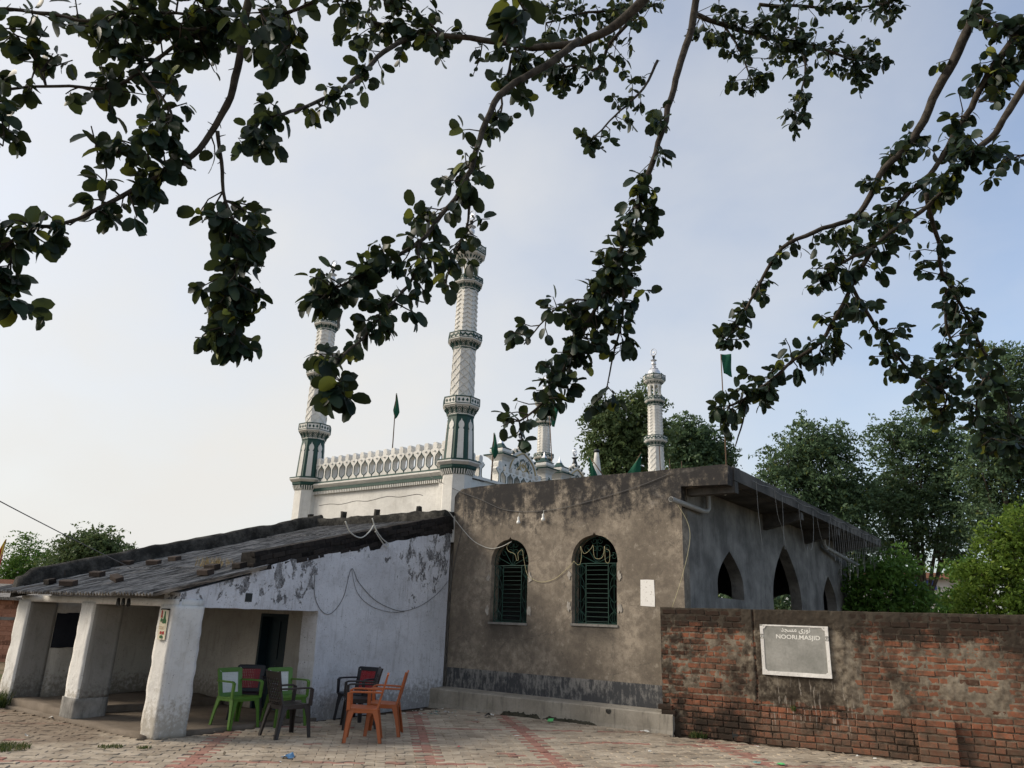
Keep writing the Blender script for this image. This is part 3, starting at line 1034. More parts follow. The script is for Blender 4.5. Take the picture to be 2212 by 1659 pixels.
def grille(t, cx, half, sill, spring, apex):
    F = lambda u, v, wv=0.0: Vector((u, 11.76 - wv, v))
    def T(pts, r_=0.007, n=5):
        return MB().tube([F(u, v) for u, v in pts], r_, n)
    lp = ogee(cx, half - 0.012, sill + 0.012, spring, apex - 0.03)
    root = build(T(lp + [lp[0]], 0.009), 'window_grille', GRILL, t)
    in_ = half * 0.50
    top = spring - 0.02
    build(T([(cx - half, top), (cx + half, top)], 0.009), 'transom', GRILL, root)
    for s in (-1, 1):
        build(T([(cx + s * in_, sill), (cx + s * in_, top)], 0.009), 'stile', GRILL, root)
    nb = 13
    for i in range(nb):
        z = sill + 0.045 + (top - sill - 0.08) * i / (nb - 1)
        build(T([(cx - in_, z), (cx + in_, z)], 0.0048), 'bar', GRILL, root)
    # leaf-shaped side panels
    for s in (-1, 1):
        sm = MB()
        mid = cx + s * (half + in_) / 2
        hw = (half - in_) / 2 - 0.012
        sm.tube([F(mid, sill), F(mid, top)], 0.006, 4)
        H = top - sill
        for za, zb in ((0.0, 0.22), (0.78, 1.0)):
            for e in (-1, 1):
                for k in (0.95, 0.45):
                    sm.tube([F(mid + e * hw * k * math.sin(math.pi * q), sill + H * (za + (zb - za) * q)) for q in np.linspace(0, 1, 9)], 0.006, 4)
        for e in (-1, 1):
            sm.tube([F(mid + e * hw * (0.15 + 0.85 * abs(math.cos(math.pi * q))), sill + H * (0.22 + 0.28 * q)) for q in np.linspace(0.5, 1, 7)], 0.006, 4)
            sm.tube([F(mid + e * hw * (0.15 + 0.85 * abs(math.cos(math.pi * q))), sill + H * (0.50 + 0.28 * q)) for q in np.linspace(0, 0.5, 7)], 0.006, 4)
            sm.tube([F(mid + e * hw * (0.12 + 0.6 * math.sin(math.pi * q)), sill + H * (0.22 + 0.28 * q)) for q in np.linspace(0, 0.62, 7)], 0.006, 4)
            sm.tube([F(mid + e * hw * (0.12 + 0.6 * math.sin(math.pi * q)), sill + H * (0.50 + 0.28 * q)) for q in np.linspace(0.38, 1, 7)], 0.006, 4)
        build(sm, 'leaf_scroll', GRILL, root)
    # fan of scrolls in the arch head
    hh = apex - top
    fm = MB()
    for a in (28, 58, 90, 122, 152):
        l = hh * (0.62 if a != 90 else 0.78)
        ex, ez = cx + math.cos(R(a)) * l * 1.15, top + math.sin(R(a)) * l
        fm.tube([F(cx, top), F(ex, ez)], 0.007, 4)
        s = 1 if a < 90 else -1
        if a == 90:
            for e in (-1, 1):
                fm.tube([F(*p) for p in spiral(cx + e * 0.055, ez - 0.02, 0.06, R(90 - e * 90), 1.1, flip=-e)], 0.006, 4)
                fm.tube([F(*p) for p in spiral(cx + e * 0.055, ez - 0.16, 0.06, R(90 - e * 90), 1.1, flip=e)], 0.006, 4)
        else:
            fm.tube([F(*p) for p in spiral(ex + s * 0.0, ez - 0.035, 0.075 if a in (58, 122) else 0.065, R(120 if s > 0 else 60), 1.15, flip=-s)], 0.006, 4)
    build(fm, 'fan_scroll', GRILL, root)
    return root

def hall():
    t = thing('plastered_hall', 'unpainted brown cement hall with arched grilled windows and flat concrete roof', 'building', (-7.4, 17, 0))
    FH = lambda u, v, wv=0.0: Vector((u, 11.65 - wv, v))
    w1 = (-8.53, 0.425, 1.50, 2.55, 3.06)
    w2 = (-6.70, 0.445, 1.53, 2.57, 3.08)
    op_ = [(-9.93, -0.02), (-5.04, -0.02), (-5.04, 3.78), (-4.24, 3.755)]
    op_ += [(-4.22, 4.07)]
    for x in np.linspace(-4.3, -9.6, 60):
        op_.append((x, 4.085 + 0.018 * fbm(x, 0, 0, 1.3)))
    op_ += [(-9.80, 4.06), (-9.93, 3.98), (-9.99, 3.88), (-10.07, 3.78), (-10.10, 3.66), (-10.05, 3.56), (-9.93, 3.52)]
    fw = build(MB().prism(FH, op_, -0.24, 0.0, [ogee(*w1), ogee(*w2)]), 'front_wall', HP, t)
    for q in (w1, w2):
        grille(t, *q)
    # bright plaster patches where the grille anchors were set
    pm = m_cement('patch_plaster', (0.26, 0.24, 0.21), (0.40, 0.37, 0.33), 0.25, 7)
    for (cx, half, *_), zs in ((w1, (2.30, 1.72)), (w2, (2.34, 1.80))):
        for s in (-1, 1):
            for z in zs:
                c = (cx + s * (half + 0.055), z)
                lp = []
                for k in range(12):
                    a = 2 * math.pi * k / 12
                    rr = 0.058 * (1 + 0.45 * rng.normal() * 0.6)
                    lp.append((c[0] + max(-0.05, min(0.05, rr * math.cos(a) * 0.7)) , c[1] + rr * math.sin(a) * 1.25))
                build(MB().prism(FH, lp, -0.005, 0.012), 'anchor_patch', pm, t)
    for (cx, half, sl_, *_) in (w1, w2):
        build(MB().fbox(FH, cx - half - 0.02, cx + half + 0.02, sl_ - 0.035, sl_ + 0.004, -0.22, 0.02), 'window_sill', CEM, t)
    # side wall with three pointed openings under the eave
    FS = lambda u, v, wv=0.0: Vector((-5.04 + wv, u, v))
    a1 = gothic(13.77, 0.66, 2.05, 2.30, 2.90)
    a2 = gothic(17.2, 1.02, 1.2, 2.20, 3.36)
    a3 = gothic(20.77, 0.64, 1.98, 2.26, 2.88)
    build(MB().prism(FS, [(11.895, -0.02), (23.0, -0.02), (23.0, 3.84), (11.895, 3.84)], -0.24, -0.004, [a1, a2, a3]), 'side_wall', CEM, t)
    # back, far side, floor and ceiling of the room
    FK = lambda u, v, wv=0.0: Vector((u, 23.0 + wv, v))
    build(MB().prism(FK, [(-9.9, 0), (-5.3, 0), (-5.3, 3.84), (-9.9, 3.84)], -0.22, 0.0, [ogee(-8.75, 0.55, 1.35, 2.0, 2.55), ogee(-6.75, 0.55, 1.35, 2.0, 2.55)]), 'back_wall', INT, t)
    build(MB().box((-9.93, 11.9, 0), (-9.7, 22.75, 3.84)), 'inner_wall', INT, t)
    build(MB().box((-9.69, 11.9, 0.02), (-5.29, 22.77, 0.10)), 'hall_floor', INT, t)
    # flat roof with its overhang and fascia
    build(MB().box((-9.9, 11.9, 3.85), (-4.40, 23.5, 4.00)), 'roof_slab', CEMD, t)
    ev = rough_box(MB(), lambda u, v, wv=0.0: Vector((-4.30 + wv, u, v)), 11.892, 23.6, 3.86, 4.085, -0.10, 0.09, 0.012, 0.2, 2, 1.1)
    build(ev, 'eave_fascia', CEMD, t, smooth=True)
    build(MB().box((-5.03, 11.895, 3.66), (-4.21, 12.06, 3.848)), 'corner_bracket', CEMD, t)
    for y in (15.9, 18.9, 21.8):
        build(MB().prism(lambda u, v, wv=0.0: Vector((u, y + wv, v)), [(-5.04, 3.52), (-4.26, 3.70), (-4.26, 3.849), (-5.04, 3.849)], -0.09, 0.09), 'eave_bracket', CEMD, t)
    # rain pipes
    p1 = [(-4.93, 12.55, 3.85), (-4.93, 12.55, 3.52), (-4.94, 12.50, 3.47), (-4.97, 12.40, 3.46), (-5.02, 11.20, 3.50)]
    po = build(MB().tube(p1, 0.045, 10), 'rain_pipe', PIPE, t, smooth=True)
    build(MB().tube([(-5.021, 11.202, 3.5), (-5.022, 11.195, 3.5)], 0.037, 10), 'pipe_mouth', BLKM, po)
    p2 = [(-4.93, 20.2, 3.85), (-4.93, 20.2, 3.62), (-4.92, 20.3, 3.56), (-4.90, 20.45, 3.54), (-4.75, 23.0, 3.30)]
    build(MB().tube(p2, 0.05, 10), 'rain_pipe', PIPE, t, smooth=True)
    # projecting plinth
    pl = MB()
    P = [(-9.93, 11.16), (-5.17, 11.43), (-5.17, 11.648), (-9.93, 11.648)]
    n = 60
    FP = lambda u, v, wv=0.0: Vector((-9.93 + (4.76) * u, 11.16 + 0.20 * u - wv, v))
    for i in range(n + 1):
        u = i / n
        e = 0.012 * fbm(u * 4.7, 0, 0, 2.5)
        yb = 11.64
        f0 = FP(u, -0.04, 0.03 + 0.02 * max(0, nz(u * 20, 1)))
        pl.v += [tuple(f0), tuple(FP(u, 0.05, 0.008)), tuple(FP(u, 0.285 - 0.02 * u + e * 0.5, 0.0 + e * 0.4)), tuple(FP(u, 0.30 - 0.02 * u + e * 0.5, -0.02)), (f0.x, yb, 0.305)]
    for i in range(n):
        for k in range(4):
            pl.f.append((i * 5 + k, (i + 1) * 5 + k, (i + 1) * 5 + k + 1, i * 5 + k + 1))
    pl.f += [(0, 1, 2, 3, 4), tuple(n * 5 + k for k in reversed(range(5)))]
    build(pl, 'plinth', PLI, t)
    for ua, ub, hh in ((0.345, 0.515, 0.105), (0.52, 0.735, 0.080)):
        top_ = []
        for q in np.linspace(ub, ua, 60):
            e = min(1, (q - ua) / 0.02, (ub - q) / 0.02)
            top_.append((q, hh * e * (0.55 + 0.30 * nz(q * 60, ua) + 0.45 * max(0, nz(q * 130, 3)))))
        gm = MB().prism(FP, [(ua, -0.03), (ub, -0.03)] + top_, 0.0, 0.030)
        build(gm, 'mossy_footing', MOSF, t)
    dh = MB().prism(FP, [(0.775 + 0.009 * math.cos(q), 0.235 + 0.045 * math.sin(q)) for q in np.linspace(R(150), R(390), 12)], 0.0, 0.008)
    build(dh, 'drain_hole', MOSS, t)
    return t
HALL = hall()

# ------------------------------------------------------------------ brick boundary wall
WA, WB = (-5.35, 11.40), (-0.50, 11.98)
FBW = fr(WA, WB)
def brick_wall():
    t = thing('brick_boundary_wall', 'stained red brick boundary wall with smeared mortar beside the hall', 'wall', (-3.2, 11.7, 0))
    LEN, TOP = 5.7, 1.83
    def low(u, z):
        return z < 0.56 - 0.02 * u + 0.05 * nz(u, 3)
    def hf(u, z):
        b = -0.014 if low(u, z) else 0.0015
        h = b - 0.001 + 0.010 * fbm(u, z, 0, 2.8) + 0.009 * fbm(u, z, 5, 12)
        dx = abs(u - 2.05)
        if dx < 0.85 and z > 0.55:
            h += 0.018 * min(1, (0.85 - dx) / 0.25) * min(1, (z - 0.5) / 0.2)
        if 3.2 < u < 4.6 and 0.6 < z < 0.95:
            h += 0.010 * max(0, fbm(u, z, 9, 1.6) + 0.4)
        if abs(u - 1.43 - 0.03 * nz(z * 3, 1)) < 0.012 and z > 0.15:
            h -= 0.03
        return h
    nu, nv = 420, 130
    mb = MB()
    for j in range(nv + 1):
        for i in range(nu + 1):
            u = LEN * i / nu
            z = -0.05 + (TOP + 0.02 * u / 5 + 0.05) * j / nv
            if j == nv:
                z += 0.010 * fbm(u, 0, 0, 3)
            mb.v.append(tuple(FBW(u, z, hf(u, z))))
    for j in range(nv):
        for i in range(nu):
            a = j * (nu + 1) + i
            mb.f.append((a, a + 1, a + nu + 2, a + nu + 1))
    o = len(mb.v)
    top = [nv * (nu + 1) + i for i in range(nu + 1)]
    mb.v += [tuple(FBW(LEN * i / nu, TOP + 0.02 * (LEN * i / nu) / 5, -0.23)) for i in range(nu + 1)]
    for i in range(nu):
        mb.f.append((top[i], top[i + 1], o + i + 1, o + i))
    k = len(mb.v)
    mb.v += [tuple(FBW(0, -0.05, -0.23)), tuple(FBW(LEN, -0.05, -0.23))]
    mb.f.append((o, k, k + 1, o + nu))
    mb.f.append(tuple([k, o] + [j * (nu + 1) for j in reversed(range(nv + 1))]))
    build(mb, 'mortar_body', MOR, t, smooth='all', fix=False)
    full = [brick_mesh(0.215, 0.068, 0.05, 60 + k, BRK) for k in range(5)]
    half_ = [brick_mesh(0.105, 0.068, 0.05, 70 + k, BRK) for k in range(4)]
    PH = 0.0868
    items = []
    for c in range(21):
        z = 0.035 + c * PH
        u = -0.10 * (c % 2) + 0.05 * rng.random()
        k = 0
        while u < LEN - 0.2:
            lowc = low(u, z)
            hd = (lowc and (c % 2 == 1 or rng.random() < 0.15)) or (not lowc and rng.random() < 0.05)
            l = 0.113 if hd else 0.226
            uc = u + l / 2
            u += l + 0.002 * rng.normal()
            if uc < 0.10:
                if uc > 0.0:
                    hd = True
                    uc = 0.055
                else:
                    continue
            if uc < 0.30 and z < 0.33:
                continue
            if abs(uc - 1.08) < 0.07 and c == 0 or z > TOP - 0.02:
                continue
            if 1.50 < uc < 2.50 and 0.95 < z < 1.60:
                continue
            wv = (0.006 + 0.004 * rng.normal()) if lowc else (0.004 + 0.0035 * rng.normal())
            px, py, d = proj(FBW(uc, z, 0))
            items.append((d if px < 2225 else d + 50, uc, z, wv, hd, lowc))
    # little buttress near the right end, built from its own bricks
    for c in range(6):
        z = 0.035 + c * PH
        lay = [(3.51, True), (3.675, False), (3.845, True)] if c % 2 else [(3.565, False), (3.79, False)]
        for uc, hd in lay:
            px, py, d = proj(FBW(uc, z, 0.1))
            items.append((d - 5, uc, z, 0.115 + 0.005 * rng.normal(), hd, True))
    bt = MB().fbox(FBW, 3.465, 3.885, -0.04, 0.515, -0.01, 0.10)
    build(bt, 'buttress_core', MOR, t)
    items.sort(key=lambda q: q[0])
    rest = MB()
    for k, (d, uc, z, wv, hd, lowc) in enumerate(items):
        me = (half_ if hd else full)[rng.integers(4)]
        M = frame_matrix(FBW, uc, z + 0.003 * rng.normal(), wv) @ Matrix.Rotation(0.012 * rng.normal(), 4, 'Y') @ Matrix.Diagonal((1 + 0.02 * rng.normal(), 1, 1 + 0.03 * rng.normal(), 1))
        if k < 300:
            piece('brick', me, t, M)
        else:
            rest.add([M @ v.co for v in me.vertices], [tuple(p.vertices) for p in me.polygons])
    tag(build(rest, 'brick_field', BRK, t, fix=False), kind='stuff')
    # brick toe sticking out over the hall plinth at the left end, and a weep hole
    tm = brick_mesh(0.215, 0.068, 0.10, 99, BRK)
    for u, z in ((-0.03, 0.37), (0.02, 0.30)):
        piece('brick', tm, t, frame_matrix(FBW, u + 0.08, z, 0.05))
    build(MB().fbox(FBW, 1.04, 1.12, 0.04, 0.12, -0.03, 0.0065), 'weep_hole', BLKM, t)
    return t
BWALL = brick_wall()

# ------------------------------------------------------------------ lettering
def text_mesh(body, height, bold=0.0):
    c = bpy.data.curves.new('lettering', 'FONT')
    c.body = body
    c.resolution_u = 3
    c.offset = bold
    o = bpy.data.objects.new('lettering', c)
    COL.objects.link(o)
    bpy.context.view_layer.update()
    me = bpy.data.meshes.new_from_object(o.evaluated_get(bpy.context.evaluated_depsgraph_get()))
    v = np.array([p.co[:] for p in me.vertices])
    f = [tuple(p.vertices) for p in me.polygons]
    bpy.data.objects.remove(o)
    bpy.data.curves.remove(c)
    bpy.data.meshes.remove(me)
    lo, hi = v.min(0), v.max(0)
    v = (v - lo) / (hi[1] - lo[1]) * height
    return v, f, (hi[0] - lo[0]) / (hi[1] - lo[1]) * height

def letters(mb, F, body, u0, v0, height, wv, width=None, bold=0.0, place=None):
    v, f, wd = text_mesh(body, height, bold)
    k = (width / wd) if width else 1.0
    if place:
        mb.add([place(x * k, y) for x, y, _ in v], f)
    else:
        mb.add([F(u0 + x * k, v0 + y, wv) for x, y, _ in v], f)
    return wd * k

NOORI = '\ufeaa\ufea0\ufeb4\ufee3 \ufbfc\ufead\ufeee\ufee7'
KALIMA = '\ufdf2 \ufedd\ufeee\ufeb3\ufead \ufeaa\ufee4\ufea4\ufee3 \ufdf2 \ufefb\ufe87 \ufeea\ufedf\ufe87 \ufefb'
ALLAH = '\ufdf2'
AKBAR = '\ufeae\ufe92\ufedb\ufe83'

# ------------------------------------------------------------------ mosque
def octF(c, k, apo):
    """face k of an octagonal shaft: u across, v up, w out; apo(z) is the distance of the face from the axis"""
    a = R(45 * k)
    n = Vector((math.cos(a), math.sin(a), 0))
    t = Vector((-math.sin(a), math.cos(a), 0))
    return lambda u, v, wv=0.0: Vector(c) + n * (apo(v) + wv) + t * u + Vector((0, 0, v))

def octl(prof, c):
    return MB().lathe([(r_ * 1.0824, z) for r_, z in prof], 8, c, R(22.5))

def minaret(t, c):
    """octagonal minaret; heights are above the ground"""
    x, y = c
    C = (x, y, 0)
    root = build(octl([(0.30, 3.0), (0.30, 4.42)], C), 'minaret', WHT, t)
    B = lambda mb, nm, m, sm=False: build(mb, nm, m, root, smooth=sm)
    cn = octl([(0.31, 4.40), (0.31, 4.42), (0.36, 4.52), (0.365, 4.53)], C)
    B(cn, 'dentil_course', GRN)
    dm = MB()
    for k in range(8):
        F = octF(C, k, lambda z: 0.315 + (z - 4.41) * 0.46)
        for u in np.linspace(-0.11, 0.11, 5):
            dm.prism(F, [(u - 0.013, 4.40), (u + 0.013, 4.40), (u + 0.013, 4.50), (u - 0.013, 4.50)], 0.0, 0.014)
    tag(B(dm, 'dentils', WHT), kind='stuff')
    B(octl([(0.375, 4.525), (0.38, 4.585), (0.385, 4.586)], C), 'lower_band', GRN)
    B(octl([(0.385, 4.586), (0.45, 4.64), (0.45, 4.668)], C), 'cornice_slab', WHT)
    B(octl([(0.452, 4.668), (0.452, 4.695), (0.33, 4.72)], C), 'upper_band', GRN)
    ap = lambda z: 0.315 - (z - 4.7) * 0.05
    B(octl([(ap(4.70), 4.70), (ap(5.66), 5.66)], C), 'base_shaft', GRN)
    for k in range(8):
        F = octF(C, k, ap)
        h = [(-0.066, 4.73), (0.066, 4.73), (0.058, 5.36), (0.032, 5.37), (0.058, 5.42), (0.062, 5.47), (0.045, 5.52), (0.015, 5.55), (0.0, 5.60), (-0.015, 5.55), (-0.045, 5.52), (-0.062, 5.47), (-0.058, 5.42), (-0.032, 5.37), (-0.058, 5.36)]
        B(MB().prism(F, h, 0.0, 0.014), 'panel', WHT)
    def collar(z0, r0, r1, zr, zt, motif, seed):
        """flaring capital and the gallery ring above it"""
        B(octl([(r0 + 0.012, z0), (r0 + 0.012, z0 + 0.02), (r0 + 0.005, z0 + 0.03)], C), 'neck_ring', GRN)
        zc = zr
        fl = [(r0 + 0.01, z0 + 0.03)] + [(r0 + 0.01 + (r1 - 0.035 - r0) * (q ** 2.2), z0 + 0.03 + (zc - z0 - 0.03) * q) for q in np.linspace(0.1, 1, 7)]
        B(octl(fl, C), 'capital', WHT)
        B(octl([(r1 - 0.03, zr), (r1, zr + 0.02), (r1, zr + 0.045)], C), 'ring_foot', WHT)
        B(octl([(r1 - 0.004, zr + 0.045), (r1 - 0.004, zt - 0.012)], C), 'gallery_ring', WHT)
        tr = octl([(r1 + 0.004, zr + 0.040), (r1 + 0.004, zr + 0.056)], C)
        tr.lathe([((r1 + 0.004) * 1.0824, zt - 0.022), ((r1 + 0.004) * 1.0824, zt), ((r1 - 0.1) * 1.0824, zt + 0.002)], 8, C, R(22.5))
        B(tr, 'ring_trim', GRN)
        rel, cap = MB(), MB()
        fw_ = r1 * 0.828
        def apc(z):
            q = max(0, min(1, (z - z0 - 0.03) / (zc - z0 - 0.03)))
            return r0 + 0.01 + (r1 - 0.035 - r0) * q ** 2.2
        for k in range(8):
            F = octF(C, k, lambda z: r1 - 0.004)
            zm, hh = (zr + 0.05 + zt - 0.02) / 2, (zt - zr - 0.075) / 2
            for s in (-1, 1):
                rel.strip(F, (s * fw_ / 2 * 0.965, zm - hh), (s * fw_ / 2 * 0.965, zm + hh), 0.014, 0.0, 0.010)
            if motif == 'lozenge':
                for u in (-0.28, 0.0, 0.28):
                    u *= fw_
                    rel.prism(F, [(u - 0.030, zm), (u, zm - hh * 0.62), (u + 0.030, zm), (u, zm + hh * 0.62)], 0.0, 0.008)
            elif motif == 'leaf':
                for j, u in enumerate(np.linspace(-0.40, 0.40, 5)):
                    u *= fw_
                    sg = 1 if j % 2 else -1
                    a, b = (u - 0.045, zm - sg * hh * 0.8), (u + 0.045, zm + sg * hh * 0.8)
                    mx = ((a[0] + b[0]) / 2, (a[1] + b[1]) / 2)
                    rel.prism(F, [a, (mx[0] + 0.018, mx[1] - sg * 0.014), b, (mx[0] - 0.018, mx[1] + sg * 0.014)], 0.0, 0.008)
            else:
                for u, s_ in ((-0.2, ALLAH), (0.2, AKBAR)):
                    letters(rel, F, s_, (u - 0.16) * fw_, zm - hh * 0.72, hh * 1.35, 0.008, width=0.32 * fw_, bold=0.02)
            Fc = octF(C, k, apc)
            zb, zt_ = z0 + 0.045, zc - 0.012
            wd = (r0 + 0.03) * 0.828
            if motif in ('lozenge', 'leaf', 'ring'):
                for u in (-0.25, 0.25):
                    cz = (zb + zt_) / 2
                    for rr in (0.40, 0.20):
                        rad = rr * min(wd * 0.55, zt_ - zb)
                        pts = [Fc(u * wd + rad * math.cos(q), cz + rad * 1.1 * math.sin(q), 0.006) for q in np.linspace(0, 2 * math.pi, 12)]
                        cap.tube(pts, 0.008, 4)
                for u in (-0.5, 0.0, 0.5):
                    cap.tube([Fc(u * wd, zb, 0.004), Fc(u * wd, (zb + zt_) / 2, 0.006), Fc(u * wd * 1.25, zt_, 0.006)], 0.010, 4)
        B(rel, 'ring_relief', GRN)
        if len(cap.v):
            B(cap, 'capital_relief', GRN)
    collar(5.66, 0.268, 0.385, 5.86, 6.07, 'lozenge', 1)
    # diamond-latticed shaft
    ad = lambda z: 0.252 - (z - 6.07) * 0.016
    B(octl([(ad(6.0), 6.0), (ad(7.22), 7.22)], C), 'diamond_shaft', WHT)
    lm = MB()
    for k in range(8):
        F = octF(C, k, ad)
        hw = 0.1
        zz = 6.08
        while zz < 7.10:
            lm.strip(F, (-hw, zz), (hw, zz + 0.19), 0.016, 0.0, 0.013)
            lm.strip(F, (hw, zz), (-hw, zz + 0.19), 0.016, 0.0, 0.013)
            zz += 0.19
    B(lm, 'diamond_lattice', WHT)
    collar(7.20, 0.236, 0.362, 7.37, 7.56, 'leaf', 2)
    av = lambda z: 0.232 - (z - 7.55) * 0.014
    B(octl([(av(7.5), 7.5), (av(8.64), 8.64)], C), 'chevron_shaft', WHT)
    vm = MB()
    for k in range(8):
        F = octF(C, k, av)
        hw = 0.093
        zz = 7.58
        while zz < 8.56:
            vm.strip(F, (-hw, zz), (0, zz + 0.07), 0.03, 0.0, 0.016)
            vm.strip(F, (0, zz + 0.07), (hw, zz), 0.03, 0.0, 0.016)
            zz += 0.108
    tag(B(vm, 'chevrons', WHT), kind='stuff')
    collar(8.62, 0.218, 0.320, 8.77, 8.94, 'leaf', 3)
    for k in range(8):
        a = R(45 * k + 22.5)
        px_, py_ = x + 0.195 * math.cos(a), y + 0.195 * math.sin(a)
        B(MB().lathe([(0.038, 8.93), (0.030, 8.97), (0.030, 9.26), (0.042, 9.30), (0.05, 9.36)], 8, (px_, py_, 0)), 'column', WHT, True)
    pm = MB()
    for k in range(8):      # little arches between the columns
        F = octF(C, k, lambda z: 0.170 + (z - 9.2) * 0.05)
        pm.prism(F, [(-0.085, 9.24), (-0.06, 9.24), (-0.045, 9.31), (0.0, 9.36), (0.045, 9.31), (0.06, 9.24), (0.085, 9.24), (0.085, 9.40), (-0.085, 9.40)], 0.0, 0.03)
    B(pm, 'arcade', WHT)
    B(octl([(0.20, 9.34), (0.215, 9.38), (0.27, 9.45), (0.335, 9.50), (0.345, 9.53)], C), 'crown_flare', WHT)
    fm = MB()
    apf = lambda z: 0.215 + (z - 9.38) * 1.0
    for k in range(8):
        F = octF(C, k, apf)
        for u, l in ((0, 0.07), (-0.05, 0.05), (0.05, 0.05)):
            fm.prism(F, [(u, 9.39), (u * 1.6 + 0.022, 9.43), (u * 2, 9.39 + l + 0.02), (u * 1.6 - 0.022, 9.43)], 0.0, 0.01)
    B(fm, 'crown_leaves', GRN)
    collar_r = 0.348
    B(octl([(collar_r, 9.53), (collar_r, 9.71)], C), 'crown_ring', WHT)
    tr = octl([(collar_r + 0.008, 9.53), (collar_r + 0.008, 9.555)], C)
    tr.lathe([((collar_r + 0.008) * 1.0824, 9.695), ((collar_r + 0.008) * 1.0824, 9.72), (0.2, 9.725)], 8, C, R(22.5))
    B(tr, 'crown_trim', GRN)
    rel = MB()
    for k in range(8):
        F = octF(C, k, lambda z: collar_r)
        for s in (-1, 1):
            rel.strip(F, (s * 0.138, 9.54), (s * 0.138, 9.74), 0.016, 0.0, 0.012)
        letters(rel, F, AKBAR if k % 2 else ALLAH, -0.115, 9.57, 0.105, 0.008, width=0.23, bold=0.02)
    B(rel, 'crown_lettering', GRN)
    B(MB().lathe([(0.20, 9.70), (0.225, 9.78), (0.215, 9.86), (0.17, 9.93), (0.12, 9.97), (0.145, 9.985), (0.06, 10.0), (0.05, 10.04)], 16, C), 'dome', SILV, True)
    B(MB().lathe([(0.05, 10.03), (0.085, 10.07), (0.05, 10.10), (0.085, 10.15), (0.085, 10.20), (0.05, 10.25), (0.11, 10.30), (0.05, 10.32)], 14, C), 'finial', SILV, True)
    B(MB().lathe([(0.035, 10.31), (0.03, 10.38), (0.05, 10.42), (0.055, 10.44), (0.02, 10.45)], 12, C), 'finial_neck', BLKM, True)
    em = MB()
    F = fr((x - 1, y), (x, y))
    cz = 10.60
    em.tube([F(1 + 0.105 * math.cos(q), cz + 0.125 * math.sin(q), 0) for q in np.linspace(R(60), R(420), 24)], [0.006 + 0.016 * abs(math.sin(i / 23 * math.pi)) for i in range(24)], 6)
    st = [(1 + (0.07 if i % 2 == 0 else 0.03) * math.sin(math.pi * i / 5), cz + (0.07 if i % 2 == 0 else 0.03) * math.cos(math.pi * i / 5)) for i in range(10)]
    em.prism(F, st, -0.008, 0.008)
    em.tube([(x, y, 10.44), (x, y, cz - 0.11)], 0.012, 6)
    B(em, 'crescent_and_star', SILV)
    return root

def merlon(t, F, u0, z0, k=1.0, hgt=0.60):
    prof = [(0.128, 0.0), (0.127, 0.02), (0.110, 0.065), (0.060, 0.095), (0.034, 0.125), (0.030, 0.16), (0.030, 0.28), (0.045, 0.315), (0.095, 0.36), (0.127, 0.41), (0.110, 0.445), (0.050, 0.47), (0.060, 0.50), (0.060, 0.565), (0.034, 0.605)]
    s = hgt / 0.605
    pl = [(u0 + a * k, z0 + b * s) for a, b in prof] + [(u0 - a * k, z0 + b * s) for a, b in reversed(prof)]
    o = build(MB().prism(F, pl, -0.15, 0.0), 'merlon', WHT, t)
    om = MB()
    for sg in (-1, 1):
        om.tube([F(u0 + sg * (a * k + 0.004), z0 + b * s, 0.002) for a, b in prof[1:10]], 0.010, 4)
    build(om, 'outline', GRN, o)
    bm = MB()
    bm.lathe([(0.001, -0.02), (0.03 * k, 0.0), (0.02 * k, 0.022), (0.001, 0.03)], 8, F(u0, z0 + 0.41 * s, 0.004))
    build(bm, 'bud', WHT, o)
    return o

def pinnacle(t, c, zt):
    x, y = c
    C = (x, y, 0)
    q = lambda pr, m, nm, p: build(MB().lathe([(r_ * 1.414, z + zt - 5.62) for r_, z in pr], 4, C, R(45)), nm, m, p)
    o = q([(0.145, 4.3), (0.145, 4.92), (0.16, 4.93), (0.16, 4.95), (0.145, 4.96), (0.145, 5.06), (0.17, 5.09), (0.20, 5.13), (0.27, 5.17)], WHT, 'pinnacle', t)
    q([(0.285, 5.17), (0.29, 5.20), (0.15, 5.22)], GRN, 'abacus', o)
    q([(0.15, 5.215), (0.19, 5.27), (0.19, 5.31), (0.165, 5.36)], WHT, 'bulb', o)
    q([(0.19, 5.355), (0.18, 5.37), (0.10, 5.41), (0.065, 5.46), (0.055, 5.49)], GRN, 'cap', o)
    q([(0.055, 5.49), (0.02, 5.56), (0.002, 5.66)], SILV, 'spike', o)
    for k in range(4):
        a = R(90 * k)
        F = octF(C, 2 * k, lambda z: 0.145)
        pm = MB()
        for i in range(5):
            pm.lathe([(0.001, -0.045), (0.03, -0.02), (0.03, 0.02), (0.001, 0.045)], 6, F(0, 4.50 + i * 0.11 + zt - 5.62, 0.0))
        build(pm, 'bead_column', GRN, o)
    return o

